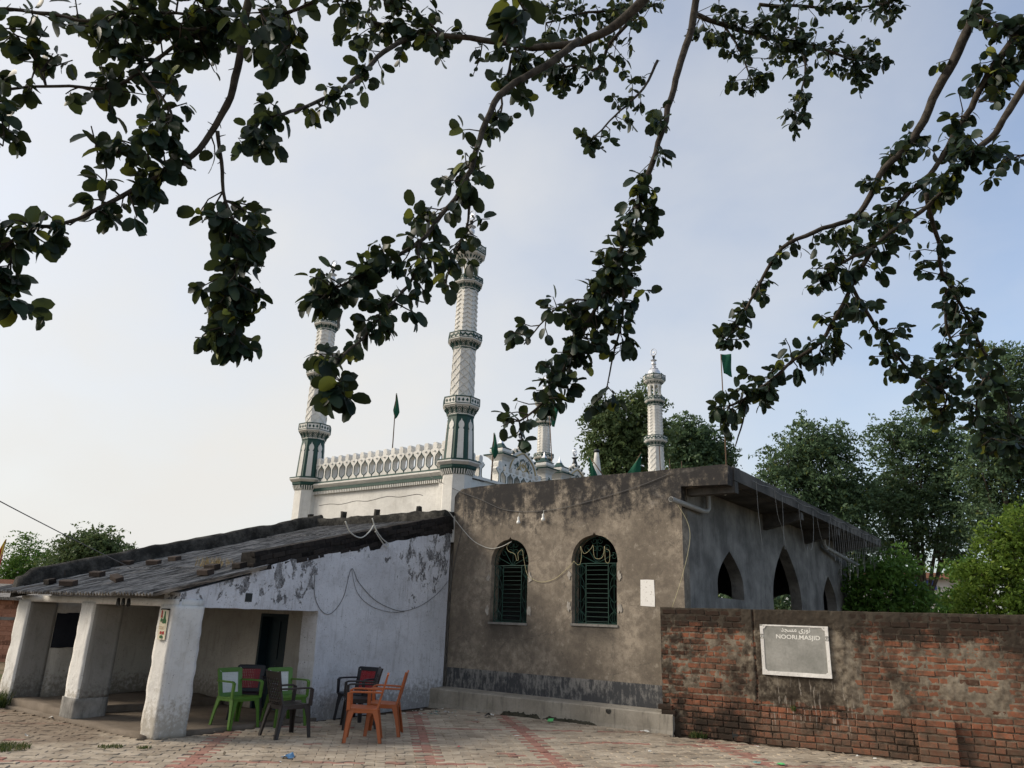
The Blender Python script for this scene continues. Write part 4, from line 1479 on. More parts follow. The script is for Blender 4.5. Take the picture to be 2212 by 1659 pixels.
def pediment(t, yc, zb, half, apex, star=True):
    F = lambda u, v, wv=0.0: Vector((-10.36 + wv, yc + u, v))
    def arch(h, a, n=22, z0=zb):
        pts = []
        for i in range(n + 1):
            q = math.pi * (1 - i / n)
            x = h * math.cos(q)
            z = z0 + 0.10 + (a - z0 - 0.10) * (math.sin(q) ** 0.8 * 0.93 + 0.07 * max(0, 1 - abs(x) / (0.35 * h)))
            pts.append((x, z))
        return pts
    oc = arch(half, apex - 0.05)
    root = build(MB().prism(F, [(-half, zb - 0.35)] + oc + [(half, zb - 0.35)], -0.18, 0.0), 'pediment', WHT, t)
    sm, gm = MB(), MB()
    big = arch(half + 0.035, apex, 13)
    for i, (u, z) in enumerate(big):
        cx, cz = 0, zb + 0.2
        a = math.atan2(z - cz, u - cx)
        sm.lathe([(0.001, -0.05), (0.05, -0.03), (0.062, 0.0), (0.05, 0.03), (0.001, 0.05)], 8, F(u, z, -0.06))
        gm.tube([F(*p, 0.006) for p in spiral(u - 0.02 * math.cos(a), z - 0.02 * math.sin(a), 0.034, a, 0.8, 8, 0.3, 1 if u < 0 else -1)], 0.015, 4)
    tag(build(sm, 'scallops', WHT, root, smooth=True), kind='stuff')
    build(gm, 'scallop_scrolls', GRN, root)
    a1 = arch(half - 0.10, apex - 0.14)
    build(MB().tube([F(u, z, 0.01) for u, z in a1], 0.020, 6), 'gold_arch', GOLD, root, smooth=True)
    a2 = arch(half * 0.46, apex - 0.42, 16)
    build(MB().tube([F(u, z, 0.01) for u, z in a2], 0.018, 6), 'inner_gold_arch', GOLD, root, smooth=True)
    lm = MB()
    total = 1.0
    rad_in = 0.10
    def place(x, y):
        q = x
        i = max(0.0, min(0.9999, q)) * (len(a2) - 1)
        j = int(i)
        f_ = i - j
        p2 = Vector(a2[j]) * (1 - f_) + Vector(a2[j + 1]) * f_
        i1 = max(0.0, min(0.9999, q)) * (len(a1) - 1)
        j1 = int(i1)
        g_ = i1 - j1
        p1 = Vector(a1[j1]) * (1 - g_) + Vector(a1[j1 + 1]) * g_
        p = p2 + (p1 - p2) * (0.18 + 0.66 * y)
        return F(p.x, p.y, 0.008)
    v, f, wd = text_mesh(KALIMA, 1.0, 0.030)
    lm.add([place(0.02 + 0.96 * x / wd, y) for x, y, _ in v], f)
    build(lm, 'calligraphy', GRN, root, fix=False)
    if star:
        cz = zb + 0.44
        cm = MB()
        outer = [(0.15 * math.cos(q), cz + 0.17 * math.sin(q)) for q in np.linspace(R(120), R(420), 22)]
        inner = [(0.11 * math.cos(q), cz + 0.035 + 0.125 * math.sin(q)) for q in np.linspace(R(420), R(120), 22)]
        cm.prism(F, outer + inner, 0.0, 0.014)
        cm.prism(F, [((0.085 if i % 2 == 0 else 0.036) * math.sin(math.pi * i / 5), cz + 0.05 + (0.085 if i % 2 == 0 else 0.036) * math.cos(math.pi * i / 5)) for i in range(10)], 0.0, 0.014)
        build(cm, 'crescent_and_star', GOLD, root)
        sp = MB()
        for s in (-1, 1):
            sp.prism(F, [(s * 0.02, cz - 0.20), (s * 0.10, cz - 0.17), (s * 0.20, cz - 0.08), (s * 0.26, cz + 0.07), (s * 0.215, cz + 0.10), (s * 0.19, cz + 0.02), (s * 0.145, cz + 0.01), (s * 0.17, cz - 0.07), (s * 0.08, cz - 0.14)][::s], 0.0, 0.012)
        build(sp, 'leaf_sprays', GRN, root)
    C = F(0, 0, -0.09)
    build(MB().lathe([(0.05, apex - 0.05), (0.075, apex + 0.03), (0.05, apex + 0.11), (0.04, apex + 0.15), (0.09, apex + 0.20), (0.03, apex + 0.21)], 12, C), 'finial_vase', BLKM, root, smooth=True)
    em = MB()
    cz = apex + 0.36
    em.tube([F(0.075 * math.cos(q), cz + 0.10 * math.sin(q), -0.09) for q in np.linspace(R(70), R(430), 20)], [0.010 + 0.018 * abs(math.sin(i / 19 * math.pi)) for i in range(20)], 6)
    em.prism(F, [((0.055 if i % 2 == 0 else 0.024) * math.sin(math.pi * i / 5), cz + (0.06 if i % 2 == 0 else 0.026) * math.cos(math.pi * i / 5)) for i in range(10)], -0.1, -0.08)
    em.tube([F(0, apex + 0.20, -0.09), F(0, cz - 0.09, -0.09)], [0.035, 0.010], 8)
    build(em, 'crescent_finial', SILV, root, smooth=True)
    return root

def mosque():
    t = thing('mosque', 'white mosque with green trim and four octagonal latticed minarets', 'mosque', (-12.6, 17.2, 0))
    # hollow shell: walls and roof
    FM = lambda u, v, wv=0.0: Vector((u, 11.90 - wv, v))
    build(MB().fbox(FM, -15.3, -10.16, 0, 4.30, -0.3, 0.0), 'front_wall', WHT, t)
    build(MB().box((-15.3, 12.2, 0), (-15.0, 22.9, 4.4)), 'far_wall', WHT, t)
    build(MB().box((-10.46, 12.2, 0), (-10.16, 22.9, 4.44)), 'side_wall', WHT, t)
    build(MB().box((-15.0, 22.6, 0), (-10.46, 22.9, 4.4)), 'rear_wall', WHT, t)
    build(MB().box((-15.0, 12.2, 4.3), (-10.46, 22.6, 4.42)), 'roof', CEM, t)
    build(MB().fbox(FM, -10.62, -10.44, 3.4, 4.32, 0.002, 0.05), 'pilaster', WHT, t)
    # cornice under the parapet
    a, b = -14.68, -10.48
    build(MB().fbox(FM, a, b, 4.300, 4.36, 0.0, 0.05), 'dentil_bed', GRN, t)
    dm = MB()
    for u in np.linspace(a + 0.02, b - 0.02, 74):
        dm.prism(FM, [(u - 0.011, 4.285), (u + 0.011, 4.285), (u + 0.016, 4.365), (u - 0.016, 4.365)], 0.045, 0.075)
    tag(build(dm, 'dentils', WHT, t), kind='stuff')
    build(MB().fbox(FM, a, b, 4.36, 4.435, -0.05, 0.085), 'lower_band', GRN, t)
    build(MB().prism(lambda u, v, wv=0.0: Vector((wv, 11.90 - u, v)), [(-0.1, 4.435), (0.085, 4.435), (0.15, 4.50), (0.15, 4.535), (-0.1, 4.535)], a, b), 'cornice_slab', WHT, t)
    build(MB().fbox(FM, a, b, 4.535, 4.575, -0.1, 0.13), 'upper_band', GRN, t)
    FPp = lambda u, v, wv=0.0: Vector((u, 11.83 - wv, v))
    for i in range(17):
        merlon(t, FPp, -14.60 + i * 0.2545, 4.57, 1.0, 0.62)
    # parapet of the side towards the hall
    build(MB().box((-10.52, 12.2, 4.44), (-10.10, 22.6, 4.50)), 'side_cornice', WHT, t)
    FSd = lambda u, v, wv=0.0: Vector((-10.16 + wv, u, v))
    for y in (12.42, 12.68, 13.38, 13.65, 13.92, 14.19, 14.46, 14.73, 15.0):
        merlon(t, FSd, y, 4.42, 1.06, 0.58 if y < 13.5 else 0.50)
    for y in (13.68, 15.52, 16.24, 18.1):
        pinnacle(t, (-10.38, y), 5.62)
    pediment(t, 14.56, 4.62, 0.66, 5.56)
    pediment(t, 17.12, 4.66, 0.58, 5.60, False)
    m = minaret(t, (-10.15, 11.90))
    org = Vector(BASE[t])
    for x, y in ((-14.98, 11.90), (-10.62, 22.6), (-15.55, 23.2)):
        c = copy_tree(m, t)
        c.location = (x + 10.15, y - 11.90, 0)
    cr = MB()
    pts = [FM(x, z, 0.0015) for x, z in ((-14.5, 4.02), (-14.1, 4.04), (-13.7, 4.01), (-13.2, 4.06), (-12.8, 4.03), (-12.2, 4.10), (-11.8, 4.06), (-11.3, 4.09), (-11.1, 4.05))]
    cr.tube(catmull(pts, 3), 0.006, 4)
    build(cr, 'plaster_crack', CEMD, t)
    return t
MOSQ = mosque()

# ------------------------------------------------------------------ name plaque on the brick wall
def plaque():
    t = thing('name_plaque', 'grey cement name plaque with white border on the brick wall', 'sign', tuple(FBW(2.0, 0.93, 0.04)))
    u0, u1, v0, v1 = 1.53, 2.47, 0.93, 1.625
    build(MB().fbox(FBW, u0, u1, v0, v1, -0.02, 0.045), 'board', SIGNG, t, bevel=0.004)
    bd = MB()
    b = 0.048
    vm = 1.46
    def ragged(a, c, e):
        return [(a + (c - a) * i / 14, e + 0.006 * fbm(a + i * 0.3, e, 0, 3)) for i in range(15)]
    bd.prism(FBW, ragged(u0, u1, v0 + b * 1.15) + [(u1, v0 + 0.002), (u0, v0 + 0.002)], 0.044, 0.052)
    bd.prism(FBW, ragged(u0 + 0.03, u1, v1 - b * 0.45) + [(u1, v1 - 0.002), (u0 + 0.05, v1 - 0.002)], 0.044, 0.052)
    for s, ue in ((1, u0), (-1, u1)):
        for za, zb in ((v0 + b * 1.2, vm - 0.035), (vm + 0.03, v1 - b * 0.5)):
            bd.prism(FBW, [(ue + s * 0.002, za), (ue + s * b, za), (ue + s * b * 0.95, (za + zb) / 2), (ue + s * b, zb), (ue + s * 0.002, zb)][::s], 0.044, 0.0515)
        for ze, q0 in ((v0 + b * 0.6, 0), (v1 - b * 0.35, 0)):
            bd.prism(FBW, [(ue + s * b * 0.7 + 0.052 * math.cos(q), ze + 0.052 * math.sin(q) * (1 if ze < 1.3 else 0.95)) for q in np.linspace(0, 2 * math.pi, 15)[:-1] if v0 < ze + 0.052 * math.sin(q) < v1 and u0 < ue + s * b * 0.7 + 0.052 * math.cos(q) < u1], 0.044, 0.053)
    for ue in (u0 + 0.024, u1 - 0.024):     # small curled numeral in the gap of each side border
        bd.tube([FBW(ue + 0.016 * math.cos(q), vm - 0.003 + 0.018 * math.sin(q), 0.046) for q in np.linspace(R(110), R(430), 12)], 0.0045, 4)
    build(bd, 'border', SIGNW, t)
    lm = MB()
    letters(lm, FBW, 'NOORI.MASJID', 1.755, 1.415, 0.078, 0.0475, width=0.60, bold=0.018)
    letters(lm, FBW, NOORI, 1.83, 1.510, 0.085, 0.0475, width=0.40, bold=0.016)
    build(lm, 'lettering', plain('lettering_white', (0.78, 0.77, 0.72), 0.8, 0.2, 0.08), t, fix=False)
plaque()

# ------------------------------------------------------------------ plastic chairs
def m_plastic(name, c):
    n = N(name)
    f = n.noise(12, 4)
    return n.fin(n.mix(f, tuple(x * 0.85 for x in c), c), 0.42, 0.4)
P_GREEN = m_plastic('green_plastic', (0.085, 0.190, 0.026))
P_WHITE = m_plastic('white_plastic', (0.68, 0.69, 0.66))
P_BLACK = m_plastic('black_plastic', (0.012, 0.014, 0.020))
P_RED = m_plastic('red_plastic', (0.26, 0.012, 0.020))
P_BROWN = m_plastic('dark_brown_plastic', (0.028, 0.023, 0.022))
P_ORANGE = m_plastic('orange_plastic', (0.36, 0.098, 0.030))

def chair(label, loc, face, style, m1, m2, group):
    t = thing('plastic_chair', label, 'chair', (loc[0], loc[1], 0.0), group)
    a = math.atan2(face[1], face[0])
    ca, sa = math.cos(a), math.sin(a)
    def G(f_, s_, z):                     # f forward, s sideways to the chair's left
        return Vector((loc[0] + ca * f_ - sa * s_, loc[1] + sa * f_ + ca * s_, z))
    B = lambda mb, nm, m, p=t, sm=True, bv=0.004: build(mb, nm, m, p, smooth=sm, bevel=bv)
    # dished seat with a rolled front
    mb = MB()
    nf, ns = 8, 8
    for lay in (0.0, -0.016):
        for i in range(nf + 1):
            for j in range(ns + 1):
                f_ = -0.20 + 0.42 * i / nf
                s_ = (-0.5 + j / ns) * (0.40 + 0.05 * i / nf)
                dz = -0.016 * math.cos(math.pi * (j / ns - 0.5)) * math.sin(math.pi * min(1, i / nf * 1.05)) - (0.02 if i == nf else 0)
                mb.v.append(tuple(G(f_, s_, 0.395 + 0.02 * i / nf + dz + lay)))
    k = ns + 1
    o2 = (nf + 1) * k
    for i in range(nf):
        for j in range(ns):
            q = i * k + j
            mb.f += [(q, q + 1, q + k + 1, q + k), (o2 + q, o2 + q + k, o2 + q + k + 1, o2 + q + 1)]
    for i in range(nf):
        for j in (0, ns):
            q = i * k + j
            mb.f.append((q, q + k, o2 + q + k, o2 + q))
    for j in range(ns):
        for i in (0, nf):
            q = i * k + j
            mb.f.append((q, q + 1, o2 + q + 1, o2 + q))
    B(mb, 'seat', m1, bv=0)
    # apron under the seat
    ap = MB()
    def bar(p, q, wd, ht):
        d = (q - p)
        l = d.length
        d = d.normalized()
        s2 = d.cross(Vector((0, 0, 1))).normalized() * wd / 2
        h2 = Vector((0, 0, ht / 2))
        return [p - s2 - h2, q - s2 - h2, q + s2 - h2, p + s2 - h2, p - s2 + h2, q - s2 + h2, q + s2 + h2, p + s2 + h2]
    for p, q in ((G(0.20, -0.20, 0.372), G(0.20, 0.20, 0.372)), (G(-0.18, -0.185, 0.365), G(-0.18, 0.185, 0.365)), (G(-0.18, 0.19, 0.37), G(0.2, 0.205, 0.375)), (G(-0.18, -0.19, 0.37), G(0.2, -0.205, 0.375))):
        ap.hexa(bar(p, q, 0.02, 0.045))
    B(ap, 'apron', m1)
    # splayed angle-section legs
    for f_, s_ in ((0.2, 0.2), (0.2, -0.2), (-0.19, 0.185), (-0.19, -0.185)):
        lm = MB()
        sg, fg = (1 if s_ > 0 else -1), (1 if f_ > 0 else -1)
        top = (f_ + 0.005 * fg, s_ + 0.015 * sg, 0.40)
        bot = (f_ + (0.035 if fg > 0 else -0.075), s_ + 0.05 * sg, 0.0)
        for wf, wsd in ((0.075, 0.016), (0.016, 0.070)):
            def ring(c, kk):
                x0, x1 = c[0], c[0] - fg * wf * kk
                y0, y1 = c[1], c[1] - sg * wsd * kk
                return [G(x0, y0, c[2]), G(x1, y0, c[2]), G(x1, y1, c[2]), G(x0, y1, c[2])]
            md = tuple((u * 0.55 + v * 0.45) for u, v in zip(top, bot))
            r0, r1, r2 = ring(bot, 0.62), ring(md, 0.75), ring(top, 1.25)
            lm.hexa(r0 + r1)
            lm.hexa(r1 + r2)
        B(lm, 'leg', m1, bv=0.002)
    # back: two stiles, top rail and the patterned panel
    def BK(s_, z, off=0.0):               # leaning back plane
        q = (z - 0.40) / 0.42
        return G(-0.185 - 0.105 * q + off - 0.02 * math.cos(s_ / 0.23 * 1.3) + 0.02, s_, z)
    hw0, hw1 = 0.190, 0.205 if style == 'panel' else 0.185
    def bprism(poly, w0, w1):
        m = MB()
        m.prism(lambda u, v, wv=0.0: BK(u, v, wv), poly, w0, w1)
        return m
    TOPZ = 0.765 if style == 'panel' else 0.82
    if style == 'panel':
        outl = [(-hw0, 0.38), (hw0, 0.38), (hw0 + 0.005, 0.60), (hw1, TOPZ - 0.02), (hw1 - 0.03, TOPZ), (-hw1 + 0.03, TOPZ), (-hw1, TOPZ - 0.02), (-hw0 - 0.005, 0.60)]
        hl = [(-0.125, 0.44), (0.125, 0.44), (0.135, 0.705), (-0.135, 0.705)]
        bk = B(MB().prism(lambda u, v, wv=0.0: BK(u, v, wv), outl, -0.012, 0.012, [hl]), 'backrest', m1, sm=False)
        pm = MB()
        pan = [(-0.124, 0.441), (0.124, 0.441), (0.134, 0.704), (-0.134, 0.704)]
        def pu(u, v):
            return (u * (0.124 + 0.010 * (v - 0.44) / 0.265), v)
        for j in range(13):                # woven mesh of narrow bands
            v = 0.443 + 0.259 * j / 12
            pm.prism(lambda u, v2, wv=0.0: BK(u, v2, wv), [pu(-1, v - 0.0075), pu(1, v - 0.0075), pu(1, v + 0.0075), pu(-1, v + 0.0075)], -0.004, 0.004)
        for j in range(11):
            u = -1 + 2 * j / 10
            pm.prism(lambda u2, v2, wv=0.0: BK(u2, v2, wv), [pu(u - 0.06, 0.442), pu(u + 0.06, 0.442), pu(u + 0.06, 0.703), pu(u - 0.06, 0.703)], -0.0065, 0.0065)
        B(pm, 'woven_panel', m2, bk, sm=False, bv=0)
        if m2 is P_RED:
            gm = MB()
            for u in (-0.36, 0.36):
                gm.prism(lambda u2, v2, wv=0.0: BK(u2, v2, wv), [pu(u - 0.05, 0.442), pu(u + 0.05, 0.442), pu(u + 0.05, 0.703), pu(u - 0.05, 0.703)], -0.009, 0.009)
            for v in (0.505, 0.572, 0.639):
                gm.prism(lambda u2, v2, wv=0.0: BK(u2, v2, wv), [pu(-1, v - 0.006), pu(1, v - 0.006), pu(1, v + 0.006), pu(-1, v + 0.006)], -0.009, 0.009)
            B(gm, 'panel_grid', m2, bk, sm=False, bv=0)
        sm_ = MB().lathe([(0.001, -0.002), (0.016, 0.0), (0.001, 0.002)], 10, (0, 0, 0))
        c0 = BK(-hw1 + 0.045, TOPZ - 0.03, 0.014)
        st = MB().prism(lambda u, v, wv=0.0: BK(u, v, wv), [(-hw1 + 0.05 + 0.014 * math.cos(q), TOPZ - 0.035 + 0.014 * math.sin(q)) for q in np.linspace(0, 2 * math.pi, 11)[:-1]], 0.012, 0.0135)
        B(st, 'sticker', P_WHITE, bk, sm=False, bv=0)
    else:
        outl = [(-hw0, 0.375), (hw0, 0.375), (hw0 - 0.012, 0.56), (hw1 + 0.01, TOPZ - 0.015), (hw1 + 0.012, TOPZ), (hw1 - 0.02, TOPZ - 0.012), (-hw1 + 0.02, TOPZ - 0.012), (-hw1 - 0.012, TOPZ), (-hw1 - 0.01, TOPZ - 0.015), (-hw0 + 0.012, 0.56)]
        hl = [(-0.145, 0.455), (0.145, 0.455), (0.150, 0.725), (-0.150, 0.725)]
        holes = [hl]
        for u in np.linspace(-0.12, 0.12, 6):
            holes.append([(u + 0.016 * math.cos(q), 0.425 + 0.013 * math.sin(q)) for q in np.linspace(0, 2 * math.pi, 9)[:-1]])
        bk = B(MB().prism(lambda u, v, wv=0.0: BK(u, v, wv), outl, -0.012, 0.012, holes), 'backrest', m1, sm=False, bv=0.002)
        pm = MB()
        FBk = lambda u, v, wv=0.0: BK(u, v, wv)
        for j in range(-5, 7):
            for sg in (-1, 1):
                a_, b_ = [0.05 * j * 1.2 - 0.12 * sg, 0.455], [0.05 * j * 1.2 + 0.12 * sg, 0.725]
                t0, t1 = 0.0, 1.0
                pts = [(a_[0] + (b_[0] - a_[0]) * q, a_[1] + (b_[1] - a_[1]) * q) for q in np.linspace(0, 1, 25)]
                pts = [p for p in pts if abs(p[0]) <= 0.148]
                if len(pts) > 2:
                    pm.strip(FBk, pts[0], pts[-1], 0.018, -0.006 * 1, 0.007)
        B(pm, 'lattice', m1, bk, sm=False, bv=0)
    # arms
    for sg in (-1, 1):
        am = MB()
        pts = [BK(sg * 0.195, 0.60), G(-0.06, sg * 0.228, 0.605), G(0.10, sg * 0.238, 0.608), G(0.17, sg * 0.236, 0.604), G(0.205, sg * 0.230, 0.585)]
        pts = catmull(pts, 3)
        for p, q in zip(pts, pts[1:]):
            am.hexa(bar(p, q + (q - p) * 0.08, 0.046, 0.022))
        ar = B(am, 'armrest', m1, bv=0.004)
        sp = MB()
        r0 = [G(0.215, sg * 0.245, 0.39), G(0.165, sg * 0.245, 0.39), G(0.165, sg * 0.222, 0.39), G(0.215, sg * 0.222, 0.39)]
        r1 = [G(0.220, sg * 0.250, 0.597), G(0.178, sg * 0.250, 0.597), G(0.178, sg * 0.215, 0.597), G(0.220, sg * 0.215, 0.597)]
        sp.hexa(r0 + r1)
        B(sp, 'arm_post', m1, ar)
    return t
CG = 'plastic chairs set out on the courtyard'
chair('green plastic chair with white back panel beside the shed pillar', (-9.80, 6.98), (1, 0.02), 'panel', P_GREEN, P_WHITE, CG)
chair('black chair with red panel half hidden behind the green chairs', (-10.24, 7.46), (0.78, -0.62), 'panel', P_BLACK, P_RED, CG)
chair('green plastic chair standing before the dark teal doorway', (-9.55, 7.62), (0.92, -0.15), 'panel', P_GREEN, P_WHITE, CG)
chair('dark brown chair turned back to viewer in front of green chairs', (-8.70, 7.00), (0.18, 1), 'lattice', P_BROWN, None, CG)
chair('black chair with red panel against the bluish whitewashed wall', (-9.24, 8.74), (0.20, -1), 'panel', P_BLACK, P_RED, CG)
chair('dark brown lattice chair between black chair and orange chairs', (-8.66, 8.24), (-0.62, -0.78), 'lattice', P_BROWN, None, CG)
chair('orange plastic chair nearest the viewer with lattice back', (-7.80, 7.52), (-0.72, -0.69), 'lattice', P_ORANGE, None, CG)
chair('orange plastic chair just behind the other orange one', (-8.00, 8.10), (-0.78, -0.62), 'lattice', P_ORANGE, None, CG)

# ------------------------------------------------------------------ cables, bulbs and paper on the walls
def cable(name, label, pts, r_, mat, group=None, k=5, cat='cable'):
    o = build(MB().tube(catmull(pts, k), r_, 5), name, mat, None, smooth='all')
    return tag(o, label, cat, group)

def sag(a, b, drop, n=5):
    a, b = Vector(a), Vector(b)
    return [a.lerp(b, i / n) - Vector((0, 0, drop * 4 * (i / n) * (1 - i / n))) for i in range(n + 1)]

HY = 11.63
cable('power_cable', 'doubled white cable sagging from shed roof corner into first window', [atY(968, 1103, 11.35), atY(985, 1125, 11.5), atY(1005, 1150, HY), atY(1025, 1170, HY), atY(1055, 1184, HY), atY(1080, 1182, HY - 0.02), atY(1105, 1170, HY - 0.02)], 0.007, WIRE)
cable('rope_cable', 'pale cable slung between the two arched windows', [atY(1136, 1232, HY), atY(1143, 1246, HY), atY(1165, 1257, HY), atY(1185, 1255, HY), atY(1205, 1246, HY), atY(1232, 1222, HY), atY(1240, 1212, HY)], 0.0045, WIREY)
cable('tangled_cable', 'yellowed cable looped in the head of the first window', [atY(1102, 1172, HY), atY(1095, 1180, HY), atY(1098, 1190, HY), atY(1112, 1197, HY), atY(1116, 1210, HY), atY(1120, 1208, HY), atY(1119, 1195, HY), atY(1128, 1188, HY), atY(1131, 1205, HY), atY(1136, 1232, HY)], 0.0035, WIREY)
cable('tangled_cable', 'yellowed cable looped in the head of the second window', [atY(1240, 1212, HY), atY(1248, 1220, HY), atY(1254, 1216, HY), atY(1256, 1195, HY), atY(1254, 1180, HY), atY(1262, 1196, HY), atY(1276, 1186, HY), atY(1281, 1178, HY), atY(1284, 1203, HY), atY(1296, 1207, HY), atY(1303, 1200, HY), atY(1306, 1180, HY), atY(1308, 1212, HY), atY(1316, 1214, HY), atY(1317, 1192, HY), atY(1310, 1186, HY)], 0.0035, WIREY)
gp = lambda u, v: FG(u, v, 0.012)
cable('wall_cable', 'thin dark cable hanging in two loops on the gable wall', [gp(2.33, 2.25), gp(2.37, 1.85), gp(2.55, 1.60), gp(2.78, 1.56), gp(3.02, 1.82), gp(3.14, 2.28), gp(3.34, 2.08), gp(3.75, 1.82), gp(4.2, 1.68), gp(4.6, 1.64), gp(5.1, 1.76), gp(5.55, 1.98), gp(5.9, 2.25)], 0.0045, WIRED)
cable('wall_cable', 'second thin cable below the first on the gable wall', [gp(3.15, 2.27), gp(3.3, 1.95), gp(3.55, 1.76), gp(3.9, 1.65), gp(4.3, 1.61), gp(4.6, 1.63)], 0.0035, WIRED)
gq = lambda u, v: FG(u, v, 0.05)
cable('roof_cable', 'white cable hanging over the sooty brick verge in a loop', [gq(2.85, 3.03), gq(3.0, 2.86), gq(3.25, 2.80), gq(3.45, 2.92), gq(3.55, 3.05)], 0.011, WIRE)
cable('roof_cable', 'white cable dangling free from the brick verge', [gq(3.50, 3.16), gq(3.62, 2.98), gq(3.80, 2.84), gq(3.98, 2.76), gq(3.9, 2.72), gq(3.72, 2.85), gq(3.6, 2.95)], 0.011, WIRE)
cable('stay_wire', 'thin wire from minaret base slanting over the hall wall', [atY(930, 1030, 11.6), atY(985, 1058, HY - 0.02), atY(1040, 1080, HY), atY(1085, 1100, HY), atY(1130, 1106, HY)], 0.006, WIRED)
cable('stay_wire', 'thin wire rising along the hall wall to the roof edge', [atY(1130, 1106, HY), atY(1200, 1100, HY), atY(1290, 1078, HY), atY(1380, 1050, HY), atY(1450, 1022, HY)], 0.005, WIRED)
cable('stay_wire', 'short dark wire down the hall wall left of first window', [atY(1003, 1078, HY), atY(1000, 1130, HY), atY(985, 1200, HY), atY(975, 1260, HY), atY(970, 1300, HY)], 0.005, WIRED)
cable('stay_wire', 'wire hanging from the rain pipe to the brick wall', [(-5.02, 11.45, 3.45), atY(1486, 1130, 11.5), atY(1490, 1170, 11.48), atY(1475, 1240, 11.45), atY(1452, 1312, 11.36)], 0.0035, WIREY)
o = cable('overhead_wire', 'single overhead wire running down to the shed roof', [at(-60, 1050, 8.5), at(0, 1083, 9.0), at(90, 1130, 10.0), at(200, 1186, 11.2), at(282, 1226, 12.0)], 0.007, WIRED)

def bulb(label, p, g='bare bulbs'):
    t = thing('light_bulb', label, 'light bulb', (p[0], p[1], p[2] - 0.11), g)
    build(MB().lathe([(0.004, -0.11), (0.022, -0.105), (0.036, -0.085), (0.038, -0.068), (0.028, -0.045), (0.018, -0.030)], 12, p), 'glass', BULB, t, smooth='all')
    build(MB().lathe([(0.021, -0.034), (0.022, 0.02), (0.012, 0.03), (0.006, 0.034)], 10, p), 'holder', BULB, t, smooth=True)
    build(MB().tube([(p[0], p[1], p[2] + 0.03), (p[0] + 0.01, p[1] + 0.01, p[2] + 0.10)], 0.005, 5), 'lead', WIRE, t)
bulb('bare white bulb on hall wall above the first arched window', (-8.31, 11.59, 3.39))
bulb('bare white bulb on hall wall between the two windows', (-7.75, 11.59, 3.42))
bulb('bare white bulb hanging under the hall eave', tuple(atX(1566, 1064, -4.75) + Vector((0, 0, 0.06))))

o = build(MB().prism(lambda u, v, wv=0.0: Vector((u, 11.65 - wv, v)), [(-5.815, 1.85), (-5.56, 1.84), (-5.555, 1.98), (-5.565, 2.265), (-5.70, 2.27), (-5.81, 2.268)], 0.001, 0.006), 'wall_notice', PAPER)
tag(o, 'torn blank white paper notice pasted on the hall wall', 'notice')

# hanging printed calendar strip on the front pillar
def calendar():
    p0 = Vector((-9.60, 5.575, 0))
    t = thing('calendar', 'faded hanging calendar strip on the front shed pillar', 'calendar', (-9.6, 5.57, 1.1))
    F = lambda u, v, wv=0.0: Vector((-9.70 + u * 0.8, 5.575 - wv - 0.010 * math.sin(u * 22) , v))
    sheet_ = MB()
    n = 8
    sheet_.prism(F, [(0.21 * i / n, 1.17) for i in range(n + 1)] + [(0.21 * i / n, 1.54) for i in reversed(range(n + 1))], 0.0, 0.003)
    build(sheet_, 'sheet', plain('calendar_paper', (0.55, 0.50, 0.38), 0.8, 0.2, 0.15), t)
    pr = MB()
    pr.prism(F, [(0.105, 1.37), (0.185, 1.37), (0.18, 1.41), (0.16, 1.44), (0.15, 1.48), (0.145, 1.52), (0.125, 1.52), (0.12, 1.47), (0.11, 1.42)], 0.003, 0.0045)
    pr.prism(F, [(0.06 + 0.028 * math.cos(q), 1.41 + 0.024 * math.sin(q)) for q in np.linspace(0, 6.28, 11)[:-1]], 0.003, 0.0045)
    pr.prism(F, [(0.12 + 0.035 * math.cos(q), 1.205 + 0.02 * math.sin(q)) for q in np.linspace(0, 6.28, 11)[:-1]], 0.003, 0.0045)
    build(pr, 'green_print', plain('print_green', (0.03, 0.10, 0.035), 0.7, 0.2, 0.3), t)
    pr = MB()
    pr.prism(F, [(0.03, 1.44), (0.075, 1.44), (0.075, 1.53), (0.035, 1.53)], 0.003, 0.0045)
    for u in (0.10, 0.155):
        pr.prism(F, [(u + 0.024 * math.cos(q), 1.255 + 0.022 * math.sin(q)) for q in np.linspace(0, 6.28, 11)[:-1]], 0.003, 0.0045)
    build(pr, 'red_print', plain('print_red', (0.30, 0.03, 0.03), 0.7, 0.2, 0.3), t)
    st = MB()
    for z in (1.305, 1.325):
        st.tube(catmull([F(0.03 + 0.015 * i, z + 0.006 * (i % 2), 0.004) for i in range(10)], 3), 0.002, 4)
    build(st, 'script_lines', plain('print_brown', (0.28, 0.13, 0.05), 0.7, 0.2, 0.3), t)
    build(MB().tube([F(0.0, 1.545, 0.0), F(0.21, 1.545, 0.0)], 0.012, 6), 'top_rail', MOSS, t)
calendar()

